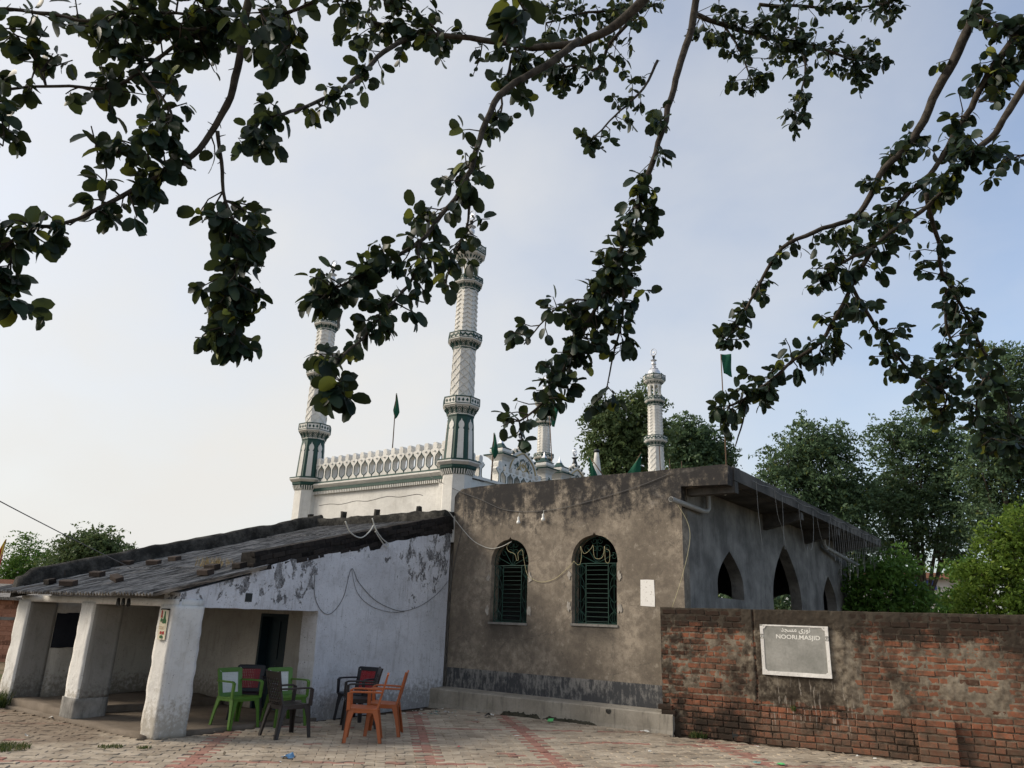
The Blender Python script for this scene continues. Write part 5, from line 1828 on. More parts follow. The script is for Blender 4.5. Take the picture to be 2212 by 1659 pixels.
# tangled strings of dead fairy lights under the hall eave
def eave_strings():
    gname = 'dead fairy-light strings along the hall eave'
    X = -4.18
    top = lambda y: 4.02
    specs = [('single pale string ending in a knot near the eave corner', [(12.9, 4.0), (12.9, 3.55), (12.95, 3.2), (13.0, 2.92)]),
             ('double string hung beside the first eave bracket', [(13.9, 4.0), (14.0, 3.55), (14.2, 3.35), (14.35, 3.02), (14.25, 3.0), (14.3, 3.4), (14.35, 3.95)]),
             ('long loose loop between the first and second brackets', [(15.4, 3.95), (15.5, 3.4), (15.75, 2.92), (15.8, 3.15), (16.1, 3.12), (16.35, 3.45), (16.45, 3.95)]),
             ('wide shallow loop past the second bracket', [(16.7, 3.9), (16.9, 3.5), (17.3, 3.22), (17.6, 3.4), (17.75, 3.9)])]
    for lab, pts in specs:
        o = build(MB().tube(catmull([(X, y, z) for y, z in pts], 4), 0.0042, 4), 'light_string', WIREG, None)
        tag(o, lab, 'light string', gname)
    ys = np.linspace(17.9, 22.9, 13)
    for i, y in enumerate(ys):
        d = [0.95, 1.25, 0.8, 1.3, 1.1, 1.2, 0.7, 1.0, 0.55, 0.75, 0.9, 0.5, 0.65][i]
        o = build(MB().tube(catmull([(X, y, 4.0), (X, y + 0.06, 4.0 - d * 0.6), (X - 0.02, y + 0.15, 4.0 - d), (X, y + 0.22, 4.02 - d * 0.75), (X, y + 0.3, 3.95)], 3), 0.0042, 4), 'light_string', WIREG, None)
        tag(o, 'pale string hanging in the dense row at the far eave end', 'light string', gname)
    tag(build(MB().tube(catmull([(X + 0.01, y, 4.02 - 0.05 * abs(math.sin(y * 2.3))) for y in np.linspace(12.7, 23.2, 40)], 2), 0.0042, 4), 'light_string', WIREG, None), 'long pale string running the length of the hall eave', 'light string', gname)
eave_strings()

# ------------------------------------------------------------------ flags and horn on the roofs
def flag(label, base, top, poly, mat=FLAG, polemat=POLE, r_=0.018, mat2=None):
    t = thing('flag', label, 'flag', tuple(base), 'flags on poles')
    base, top = Vector(base), Vector(top)
    build(MB().tube([base, base.lerp(top, 0.5) + Vector((0.01, 0, 0)), top], [r_, r_ * 0.8, r_ * 0.6], 6), 'pole', polemat, t, smooth='all')
    # cloth hanging in soft folds; poly: (across, down) measured from the pole top
    mb = MB()
    nn, mm = 10, 14
    for i in range(mm + 1):
        for j in range(nn + 1):
            a, d = poly(j / nn, i / mm)
            p = top + RT_H * a + Vector((0, 0, -d)) + DEPTH_H * (0.05 * math.sin(j / nn * 5 + i * 0.3) * (j / nn))
            mb.v.append(tuple(p))
    for i in range(mm):
        for j in range(nn):
            q = i * (nn + 1) + j
            mb.f.append((q, q + 1, q + nn + 2, q + nn + 1))
    o = build(mb, 'cloth', mat, t, smooth='all')
    o.modifiers.new('thickness', 'SOLIDIFY').thickness = 0.004
    return t
RT_H = Vector((0.8, 0.6, 0))
DEPTH_H = Vector((-0.6, 0.8, 0))
drape = lambda w_, h_: (lambda u, v: ((u - 0.40) * w_ * (min(1.0, (v / 0.72) ** 0.9) if v < 0.72 else ((1 - v) / 0.28) ** 0.6) + 0.02, v * h_ + 0.06 * u * v))
flag('limp narrow green flag above the parapet between the front minarets', (-13.27, 13.0, 4.4), tuple(atY(856, 850, 13)), drape(0.16, 0.62))
flag('limp dark green flag beside the round-arched pediment', tuple(atY(1061, 1038, 13.0)), tuple(atY(1067, 935, 13)), drape(0.16, 0.55))
flag('tall flagpole with green pennant beyond the hall roof corner', (-6.57, 18.0, 4.0), tuple(atY(1557, 765, 18)), lambda u, v: (u * 0.26 * (1 - 0.15 * v) + 0.05 * v, v * 0.62 * (0.85 + 0.15 * u)), r_=0.022)
flag('green flag leaning out over the hall roof edge', tuple(atY(1360, 1020, 17)), tuple(atY(1385, 978, 17)), lambda u, v: (-u * 0.38 * v - 0.02 * v, v * 0.55 + u * 0.05))
flag('small green flag on thin stick beside the horn speaker', tuple(atY(1305, 1030, 17)), tuple(atY(1272, 985, 17)), lambda u, v: (u * 0.30 * v + 0.06 * v, v * 0.75))
flag('green flag showing beside the rear minaret among the leaves', (-11.66, 18.0, 4.4), tuple(atY(1186, 878, 18)), lambda u, v: (u * 0.30 * (1 - v * 0.75) + 0.10 * v, v * 0.62))
mb_ = N('striped_flag')
_z = mb_.xyz()[2]
STRF = mb_.fin(mb_.mix(mb_.ramp(mb_.noise(2.2, 2, 0.5, mb_.vec(3, 3, 0.6)), 0.48, 0.5), (0.55, 0.40, 0.03), (0.32, 0.03, 0.03)), 0.8, 0.2)
flag('small yellow and red flag at the far left rooftops', (-28.6, 10.3, 0.0), tuple(at(14, 1165, 26)), lambda u, v: (-u * 0.55 * v, v * 1.3), STRF)

t = thing('horn_speaker', 'upright white loudspeaker horn on the mosque roof', 'loudspeaker', tuple(atX(1289, 1040, -10.0)))
hb, ht = atX(1289, 1040, -10.0), atX(1289, 972, -10.0)
hh_ = ht.z - hb.z
build(MB().lathe([(0.155, -0.25), (0.15, 0.08), (0.12, hh_ * 0.3), (0.075, hh_ * 0.75), (0.055, hh_ * 0.93)], 16, hb), 'cone', WHT, t, smooth='all')
build(MB().lathe([(0.07, hh_ * 0.92), (0.085, hh_ * 0.96), (0.06, hh_ * 1.02)], 12, hb), 'driver_cap', BLKM, t, smooth=True)
build(MB().lathe([(0.158, 0.06), (0.158, 0.075), (0.15, 0.08)], 16, hb), 'band', plain('red_band', (0.12, 0.02, 0.02)), t)

for lab, x, h in (('rusty bar standing on hall roof before the far minaret', 1424, 50), ('short rusty bar right of the far minaret foot', 1446, 22), ('second short rusty bar further right on hall roof', 1472, 18)):
    a_, b_ = atY(x + 4, 1014, 15.0), atY(x, 1014 - h, 15.0)
    o = build(MB().tube([(a_.x, a_.y, 3.98), tuple(b_)], 0.010, 5), 'rebar_rod', POLE, None)
    tag(o, lab, 'steel bar', 'steel bars left standing on the hall roof')

# ------------------------------------------------------------------ loose bricks and straw on the shed roof
lb = [brick_mesh(0.23, 0.075, 0.11, 200 + k, BRL) for k in range(4)]
RB = [('pair of loose bricks at the eave end of the mossy parapet, upper one', (250, 965), 0), ('loose brick lying flat below the mossy parapet end', (565, 960), 1), ('flat loose brick with pale edge under the parapet', (740, 865), 1),
      ('loose brick set square in the middle of the lower roof', (1165, 865), 0), ('loose brick tilted up alone near the eave', (1395, 925), 2), ('small broken brick close to the eave', (810, 980), 0),
      ('dark loose brick leaning on the parapet foot', (1540, 720), 0), ('loose brick midway along the roof below the wire', (1880, 720), 1), ('loose brick higher up the roof by the straw', (2130, 670), 0)]
for lab, (x, y), kind in RB:
    X_, Y_ = (x / 3.16) * 0.54861, (2000 + y / 3.16) * 0.54861
    r_ = ray(X_, Y_)
    # meet the roof plane z = roof_z(y)
    k = (roof_z(0) + 0.05 - EYE) / (r_.z - 0.275 * r_.y)
    p = EYEP + r_ * k
    o = bpy.data.objects.new('loose_brick', lb[kind])
    COL.objects.link(o)
    o.matrix_world = Matrix.Translation(p + Vector((0, 0, 0.045))) @ Matrix.Rotation(rng.uniform(-0.7, 0.7), 4, 'Z') @ Matrix.Rotation(math.atan(0.275), 4, 'X') @ Matrix.Rotation(0.25 if kind == 2 else 0.0, 4, 'Y')
    tag(o, lab, 'brick', 'loose bricks weighing down the roof sheets')
RB2 = [('loose brick at the verge top left of the exposed courses', 0.55, -0.35), ('loose brick close to the verge beside the straw', 0.95, -0.75), ('lone dark brick near the roof verge corner', 1.0, -0.22), ('loose brick further up beside the brick verge', 1.5, -0.55)]
for lab, u, wv in RB2:
    p = FG(u, 0, wv)
    o = bpy.data.objects.new('loose_brick', lb[int(u * 10) % 4])
    COL.objects.link(o)
    o.matrix_world = Matrix.Translation((p.x, p.y, roof_z(p.y) + 0.085)) @ Matrix.Rotation(rng.uniform(-0.5, 0.5), 4, 'Z') @ Matrix.Rotation(math.atan(0.275), 4, 'X')
    tag(o, lab, 'brick', 'loose bricks weighing down the roof sheets')

def tuft(name, label, cat, c, n, h, spread, mat, r_=0.004):
    mb = MB()
    for _ in range(n):
        a = rng.uniform(0, 6.28)
        d = spread * rng.random() ** 0.6
        p = Vector(c) + Vector((d * math.cos(a), d * math.sin(a), 0))
        hh = h * (0.5 + 0.6 * rng.random())
        q = p + Vector((rng.normal() * 0.35 * hh, rng.normal() * 0.35 * hh, hh))
        m = p.lerp(q, 0.55) + Vector((0, 0, 0.12 * hh))
        side = Vector((rng.normal(), rng.normal(), 0)).normalized() * r_
        i = len(mb.v)
        mb.v += [tuple(p - side), tuple(p + side), tuple(m + side * 0.8), tuple(m - side * 0.8), tuple(q)]
        mb.f += [(i, i + 1, i + 2, i + 3), (i + 3, i + 2, i + 4)]
    o = build(mb, name, mat, None, fix=False)
    return tag(o, label, cat, kind=None)
STRAW = plain('straw', (0.26, 0.20, 0.10), 0.9, 0.1, 0.3)
GRASS = m_leaf('weed_leaf', (0.030, 0.060, 0.015), (0.070, 0.105, 0.030), (0.16, 0.14, 0.05), 0.12, 0.3, 0.6)
p = FG(1.25, 0, -1.0)
tuft('straw_tuft', 'tuft of dry straw caught on the shed roof', 'straw', (p.x, p.y, roof_z(p.y) + 0.04), 160, 0.16, 0.30, STRAW)
tuft('weed_tuft', 'small weed growing at the foot of the far left pillar', 'weed', (-13.75, 5.48, 0), 220, 0.26, 0.16, GRASS, 0.006)
tuft('grass_patch', 'small grass tuft between pavers before the front pillar', 'grass tuft', (-9.30, 5.00, 0), 200, 0.035, 0.14, GRASS)
tuft('grass_patch', 'faint second grass tuft near the front pillar foot', 'grass tuft', (-9.02, 5.25, 0), 90, 0.03, 0.08, GRASS)
tuft('grass_patch', 'dry grass patch at the lower left paving edge', 'grass tuft', (-10.0, 4.12, 0), 700, 0.05, 0.30, GRASS)
tuft('weed_tuft', 'green weeds at the foot of the brick wall by the plinth', 'weed', tuple(FBW(0.55, 0.0, 0.06)), 160, 0.09, 0.14, GRASS, 0.006)
tuft('weed_tuft', 'weed sprig rooted low in the brick wall below the plaque', 'weed', tuple(FBW(1.92, 0.47, 0.02)), 30, 0.09, 0.03, GRASS, 0.006)

# ------------------------------------------------------------------ litter
LW = plain('litter_white', (0.62, 0.61, 0.57), 0.8, 0.2, 0.15)
LWG = plain('litter_grey', (0.34, 0.33, 0.31), 0.8, 0.2, 0.2)
LGN = plain('litter_green', (0.10, 0.42, 0.14), 0.6, 0.3, 0.2)
LBL = plain('litter_blue', (0.06, 0.16, 0.30), 0.5, 0.4, 0.2)
LTL = plain('litter_teal', (0.12, 0.22, 0.20), 0.7, 0.3, 0.3)
LDK = plain('litter_dark', (0.05, 0.05, 0.05), 0.8, 0.2, 0.3)
def scrap(name, label, cat, x, y, s, mat, group=None, lift=0.25):
    mb = MB()
    n = 4
    a = rng.uniform(0, 6.28)
    asp = rng.uniform(0.3, 0.8)
    for i in range(n + 1):
        for j in range(n + 1):
            u, v = (i / n - 0.5) * s, (j / n - 0.5) * s * asp
            z = 0.008 + s * lift * max(0, noise.noise((x * 9 + u / s * 2.2, y * 9 + v / s * 2.2, 1.5)) + 0.15)
            mb.v.append((x + u * math.cos(a) - v * math.sin(a), y + u * math.sin(a) + v * math.cos(a), z + 0.012))
    for i in range(n):
        for j in range(n):
            q = i * (n + 1) + j
            mb.f.append((q, q + 1, q + n + 2, q + n + 1))
    o = build(mb, name, mat, None, fix=False)
    return tag(o, label, cat, group)
G0 = lambda x, y: EYEP + ray(x, y) * (-EYE / ray(x, y).z)
def gscrap(px_, py_, *a, **k):
    p = G0(px_, py_)
    return scrap(*(a[:3] + (p.x, p.y) + a[3:]), **k)
gscrap(620, 1640, 'wrapper', 'crumpled blue and white wrapper alone on the front paving', 'litter', 0.15, LBL, lift=0.5)
gscrap(617, 1637, 'paper_scrap', 'white torn corner lying on the blue wrapper', 'litter', 0.05, LW, lift=0.6)
gscrap(605, 1650, 'paper_scrap', 'small white scrap just below the blue wrapper', 'litter', 0.05, LW)
gscrap(1189, 1560, 'wrapper', 'bright green packet lying before the hall plinth', 'litter', 0.16, LGN)
gscrap(1121, 1592, 'paper_scrap', 'white paper strip on paving below the first window', 'litter', 0.13, LW)
gscrap(1393, 1583, 'paper_scrap', 'white paper strip at the right end of the plinth', 'litter', 0.13, LW)
gscrap(1687, 1654, 'wrapper', 'bright green wrapper at the bottom edge right of centre', 'litter', 0.10, LGN)
gscrap(1635, 1652, 'wrapper', 'teal wrapper at the bottom edge left of the green one', 'litter', 0.10, LTL)
gscrap(1854, 1637, 'paper_scrap', 'folded white scrap in front of the brick wall', 'litter', 0.09, LW, lift=0.5)
gscrap(1890, 1642, 'paper_scrap', 'pair of white chips by the brick buttress', 'litter', 0.07, LW)
gscrap(1634, 1615, 'paper_scrap', 'white scrap on paving below the plaque', 'litter', 0.08, LW)
gscrap(1404, 1626, 'paper_scrap', 'white speck of paper on open paving right of red line', 'litter', 0.06, LW)
gscrap(990, 1616, 'wrapper', 'tiny red and white wrapper beside the red paving line', 'litter', 0.06, plain('litter_red', (0.35, 0.03, 0.05)))
gscrap(111, 1552, 'paper_scrap', 'small white scrap before the second shed pillar', 'litter', 0.10, LW)
gscrap(56, 1593, 'paper_scrap', 'crumpled white scrap at far left of the paving', 'litter', 0.08, LW, lift=0.6)
gscrap(1052, 1551, 'wrapper', 'dark wrapper with white paper beside the plinth heap', 'litter', 0.20, LDK, lift=0.5)
gscrap(1060, 1549, 'paper_scrap', 'white paper caught on the dark wrapper by the plinth', 'litter', 0.12, LW, lift=0.5)
for i in range(52):
    px_, py_ = rng.normal(935, 45), rng.normal(1543, 7)
    p = G0(px_, py_)
    if p.y > 11.0 or p.x < -9.5:
        continue
    scrap('paper_scrap', 'pale torn scrap in the litter heap at the wall corner', 'litter', p.x, p.y, rng.uniform(0.03, 0.09), [LWG, LW, LTL, LDK, LWG][rng.integers(5)], 'litter heap in the wall corner', 0.25)

# ------------------------------------------------------------------ houses seen far off
def far_house_left():
    t = thing('brick_house', 'low brick house with tiled lean-to roof at the far left', 'house', (-24, 9.3, 0))
    F = fr((-26.5, 6.5), (-22.5, 13.0))
    Fm = fr((-27.0, 7.4), (-20.6, 11.6))
    wl = build(MB().fbox(Fm, -4, 7.6, -0.05, 1.62, -3.0, 0.0), 'wall', BRH, t)
    msh = brick_mesh(0.42, 0.10, 0.05, 300, BRH)
    for c in range(13):
        for k in range(12):
            piece('brick', msh, t, frame_matrix(Fm, 1.6 + k * 0.45 + (c % 2) * 0.22, 0.10 + c * 0.118, 0.012 + 0.004 * rng.normal()))
    build(MB().fbox(Fm, -4, 7.6, 1.05, 1.13, -0.1, 0.03), 'concrete_band', CEM, wl)
    build(MB().prism(lambda u, v, wv=0.0: Fm(wv, v, u), [(0.35, 1.58), (0.38, 1.66), (-1.8, 2.05), (-1.8, 1.97)], -4, 7.4), 'roof', RSH, t)
    build(MB().fbox(Fm, -4, 7.2, 1.95, 2.18, -2.4, -1.8), 'parapet', BRH, t)
    build(MB().fbox(Fm, 4.4, 4.9, 0.80, 1.02, -0.05, 0.02), 'vent_opening', BLKM, wl)
far_house_left()

def far_house_right():
    t = thing('distant_house', 'pale distant house glimpsed through the trees behind the brick wall', 'house', (-6.6, 44, 0))
    c = at(1975, 1285, 42)
    F = fr((c.x - 5, c.y - 1.5), (c.x + 5, c.y + 2.5))
    wl = build(MB().fbox(F, 0, 9.5, -0.05, 4.5, -4, 0), 'wall', plain('pale_house_wall', (0.55, 0.52, 0.48), 0.9, 0.1, 0.3, 1.5), t)
    build(MB().fbox(F, -0.3, 9.8, 4.5, 4.8, -4.2, 0.4), 'roof', BRH, t)
    for u in (1.2, 4.2, 7.2):
        w_ = build(MB().fbox(F, u, u + 1.0, 2.4, 3.7, -0.05, 0.03), 'window', BLKM, t)
        build(MB().fbox(F, u - 0.08, u + 1.08, 2.3, 2.4, -0.05, 0.08), 'sill', CEM, w_)
    build(MB().fbox(F, 3.2, 6.5, 3.9, 4.4, 0.02, 0.06), 'blue_tarp', plain('blue_tarp', (0.05, 0.09, 0.32), 0.6, 0.3, 0.2), t)
far_house_right()

# ------------------------------------------------------------------ background trees
def leaf_quads(P, size, flat=0.5, asp=0.45):
    """one folded rhombic leaf at each point, at random tilts"""
    n = len(P)
    d = rng.normal(size=(n, 3))
    d[:, 2] -= 0.25
    d /= np.linalg.norm(d, axis=1)[:, None]
    u = rng.normal(size=(n, 3))
    u[:, 2] *= 0.4
    s = np.cross(d, u)
    s /= np.linalg.norm(s, axis=1)[:, None] + 1e-9
    sz = (size * (0.6 + 0.8 * rng.random(n)))[:, None]
    a, b = P - d * sz * 0.5, P + d * sz * 0.5
    m = P + np.cross(d, s) * sz * 0.06
    l, r_ = m + s * sz * asp * 0.5, m - s * sz * asp * 0.5
    V = np.stack([a, l, b, r_], 1).reshape(-1, 3)
    Fc = np.arange(4 * n).reshape(-1, 4)
    return V, Fc

def raw_mesh(name, V, Fc, mat, parent=None):
    org = np.array(BASE[parent]) if parent is not None else np.zeros(3)
    me = bpy.data.meshes.new(name)
    n, k = len(V), Fc.shape[1]
    me.vertices.add(n)
    me.vertices.foreach_set('co', (V - org).astype(np.float32).ravel())
    me.loops.add(Fc.size)
    me.loops.foreach_set('vertex_index', Fc.astype(np.int32).ravel())
    me.polygons.add(len(Fc))
    me.polygons.foreach_set('loop_start', np.arange(0, Fc.size, k, dtype=np.int32))
    me.update()
    me.validate()
    me.materials.append(mat)
    o = bpy.data.objects.new(name, me)
    COL.objects.link(o)
    if parent is not None:
        o.parent = parent
    BASE[o] = tuple(org)
    return o

def tree(name, label, cat, foot, blobs, n, size, mat, trunk_r=0.14, bark=BARKD, group=None, clump=0.34, stems=1, up=0.35):
    """blobs: spheres (centre, radius) filled with leaf clumps on branching twigs"""
    foot = Vector(foot)
    t = thing(name, label, cat, tuple(foot), group)
    cen = [Vector(b[0]) for b in blobs]
    mid = sum(cen, Vector()) / len(cen)
    tm = MB()
    fork = foot.lerp(Vector((mid.x, mid.y, max(mid.z, foot.z + 1))), up)
    fork.z = foot.z + (mid.z - foot.z) * up
    for k in range(stems):
        o_ = Vector((rng.normal() * 0.25 * (k > 0), rng.normal() * 0.25 * (k > 0), 0))
        tm.tube(catmull([foot + o_ - Vector((0, 0, 0.1)), foot.lerp(fork, 0.5) + o_ * 1.5 + Vector((rng.normal() * 0.08, rng.normal() * 0.08, 0)), fork + o_ * 2], 4), [trunk_r * (1 - 0.4 * i / 8) for i in range(9)], 8)
    build(tm, 'trunk', bark, t, smooth='all', fix=False)
    lm = MB()
    P = []
    tot = sum(b[1] ** 2 for b in blobs)
    for c, b in zip(cen, blobs):
        r_ = b[1]
        pth = catmull([fork, fork.lerp(c, 0.5) + Vector((rng.normal() * 0.15, rng.normal() * 0.15, 0.1)), c], 3)
        lm.tube(pth, [trunk_r * 0.5 * (1 - 0.75 * i / (len(pth) - 1)) for i in range(len(pth))], 5)
        nl = int(n * r_ ** 2 / tot)
        nc = max(6, int(nl / 55))
        for _ in range(nc):
            d = Vector(rng.normal(size=3)).normalized()
            q = c + Vector((d.x, d.y, d.z * (b[2] if len(b) > 2 else 0.9))) * (r_ * (0.35 + 0.72 * rng.random() ** 0.6))
            if rng.random() < 0.45:
                st_ = c.lerp(q, 0.15)
                lm.tube([st_, st_.lerp(q, 0.55) + Vector((0, 0, 0.06 * r_)), q], [trunk_r * 0.10, trunk_r * 0.06, trunk_r * 0.03], 3, False)
            # leaflets in rows along a few arching fronds
            for _f in range(5):
                fd = Vector(rng.normal(size=3))
                fd.z = fd.z * 0.6 - 0.15
                fd.normalize()
                fl = clump * (1.3 + 1.2 * rng.random())
                sd = fd.cross(Vector((0, 0, 1))).normalized()
                tt_ = np.linspace(0.12, 1.0, 11)
                off = np.where(np.arange(11) % 2 == 0, 1, -1) * size * 0.55
                org_ = np.array(q) + rng.normal(size=3) * clump * 0.5
                pts = org_ + tt_[:, None] * fl * np.array(fd) + (off * (1.1 - 0.5 * tt_))[:, None] * np.array(sd)
                pts[:, 2] -= 0.35 * fl * tt_ ** 2
                P.append(pts + rng.normal(size=pts.shape) * size * 0.18)
    build(lm, 'limbs', bark, t, smooth='all', fix=False)
    V, Fc = leaf_quads(np.concatenate(P), size)
    raw_mesh('crown', V, Fc, mat, t)
    return t

def B_(x, y, d, rpx, *a):
    return (at(x, y, d), rpx * d / FPX) + a
def foot_of(x, d):
    p = at(x, 1330, d)
    return (p.x, p.y, -0.05)
TG = 'trees behind the mosque and hall'
tree('neem_tree', 'tall olive tree standing behind the far right minaret', 'tree', foot_of(1350, 34), [B_(1385, 870, 34, 42), B_(1320, 905, 34, 48), B_(1365, 950, 34.5, 62), B_(1300, 960, 34, 35), B_(1410, 930, 33.5, 40), B_(1340, 1010, 34, 60), B_(1280, 905, 34, 20)], 20000, 0.19, LFH, 0.22, group=TG, clump=0.30)
tree('neem_tree', 'lower dark tree right of the far minaret behind the hall roof', 'tree', foot_of(1520, 38), [B_(1480, 935, 38, 36), B_(1530, 960, 38, 42), B_(1555, 990, 38, 30), B_(1500, 1000, 38, 45), B_(1460, 985, 38, 30)], 15000, 0.19, LFD, 0.2, group=TG, clump=0.30)
tree('neem_tree', 'feathery green tree just behind the hall eave end', 'tree', foot_of(1760, 30), [B_(1700, 990, 30, 50), B_(1745, 950, 30, 48), B_(1800, 950, 30, 45), B_(1780, 1020, 30, 75), B_(1700, 1060, 30, 60), B_(1840, 1060, 30, 60), B_(1790, 1120, 30, 80), B_(1850, 1190, 30, 60), B_(1660, 1010, 30, 26)], 32000, 0.15, LFD, 0.16, group=TG, stems=3, clump=0.27)
tree('neem_tree', 'broad dark tree in the middle of the right hand trees', 'tree', foot_of(1990, 31), [B_(1930, 950, 31, 50), B_(1990, 930, 31, 50), B_(2050, 960, 31, 46), B_(1970, 1020, 31, 78), B_(2060, 1050, 31, 62), B_(1910, 1090, 31, 65), B_(2000, 1120, 31, 80), B_(1935, 1180, 31, 45), B_(2075, 1170, 31, 50)], 34000, 0.15, LFD, 0.18, group=TG, stems=3, clump=0.27)
tree('neem_tree', 'tallest tree rising at the right edge of view', 'tree', foot_of(2180, 27), [B_(2170, 790, 27, 50), B_(2215, 850, 27, 60), B_(2140, 870, 27, 45), B_(2180, 940, 27, 70), B_(2120, 1010, 27, 55), B_(2200, 1050, 27, 70), B_(2140, 1120, 27, 60), B_(2260, 960, 27, 80)], 32000, 0.135, LFD, 0.18, group=TG, stems=2, clump=0.25)
tree('green_shrub', 'mid green leafy shrub beside the hall side wall', 'shrub', foot_of(1910, 20), [B_(1890, 1250, 20, 45), B_(1940, 1230, 20, 45), B_(1900, 1300, 20, 50), B_(1960, 1290, 20, 50), B_(1860, 1300, 20, 40)], 8500, 0.13, LFM, 0.06, group='shrubs over the wall', clump=0.2)
tree('green_shrub', 'bright yellow-green shrub leaning over the brick wall', 'shrub', foot_of(2170, 14.5), [B_(2150, 1170, 14.5, 48, 0.8), B_(2200, 1130, 14.5, 52, 0.8), B_(2120, 1235, 14.5, 45), B_(2170, 1260, 14.3, 62), B_(2100, 1300, 14.6, 40), B_(2220, 1210, 14.5, 65), B_(2190, 1320, 14.3, 60), B_(2240, 1290, 14.5, 60)], 15000, 0.085, LFB, 0.05, group='shrubs over the wall', clump=0.13)
tree('green_shrub', 'small mid green bush low between the two bigger shrubs', 'shrub', foot_of(2075, 24), [B_(2070, 1290, 24, 30), B_(2060, 1320, 24, 34), B_(2085, 1235, 24, 36), B_(2000, 1335, 24, 26)], 4200, 0.14, LFM, 0.05, group='shrubs over the wall', clump=0.2)
tree('village_tree', 'hazy light green feathery tree at the far left', 'tree', foot_of(60, 36), [B_(60, 1180, 36, 24, 1.3), B_(45, 1215, 36, 34), B_(95, 1215, 36, 28), B_(20, 1240, 36, 32), B_(70, 1250, 36, 42), B_(110, 1240, 36, 24), B_(-10, 1250, 36, 30)], 12000, 0.13, LFM, 0.16, group='village trees beyond the shed', clump=0.3)
tree('village_tree', 'round dark mango tree above the shed parapet', 'tree', foot_of(200, 32), [B_(200, 1165, 32, 26), B_(170, 1180, 32, 28), B_(235, 1175, 32, 24), B_(262, 1180, 32, 16), B_(150, 1205, 32, 28), B_(205, 1205, 32, 36), B_(245, 1200, 32, 20), B_(120, 1225, 32, 25)], 12000, 0.15, LFH, 0.2, group='village trees beyond the shed', clump=0.32)
tree('green_shrub', 'leafy bush outside the hall seen through its openings', 'shrub', (-8.0, 27.5, 0), [(Vector((-8.9, 27, 2.0)), 1.5), (Vector((-7.2, 27.2, 1.9)), 1.4), (Vector((-8.0, 27.6, 3.2)), 1.5), (Vector((-9.8, 28, 2.8)), 1.3), (Vector((-10.2, 27.5, 1.4)), 1.4), (Vector((-11.2, 28.5, 2.2)), 1.4), (Vector((-7.0, 27, 1.0)), 1.2), (Vector((-8.6, 27, 0.9)), 1.2)], 12000, 0.18, LFD, 0.08, group='shrubs over the wall')

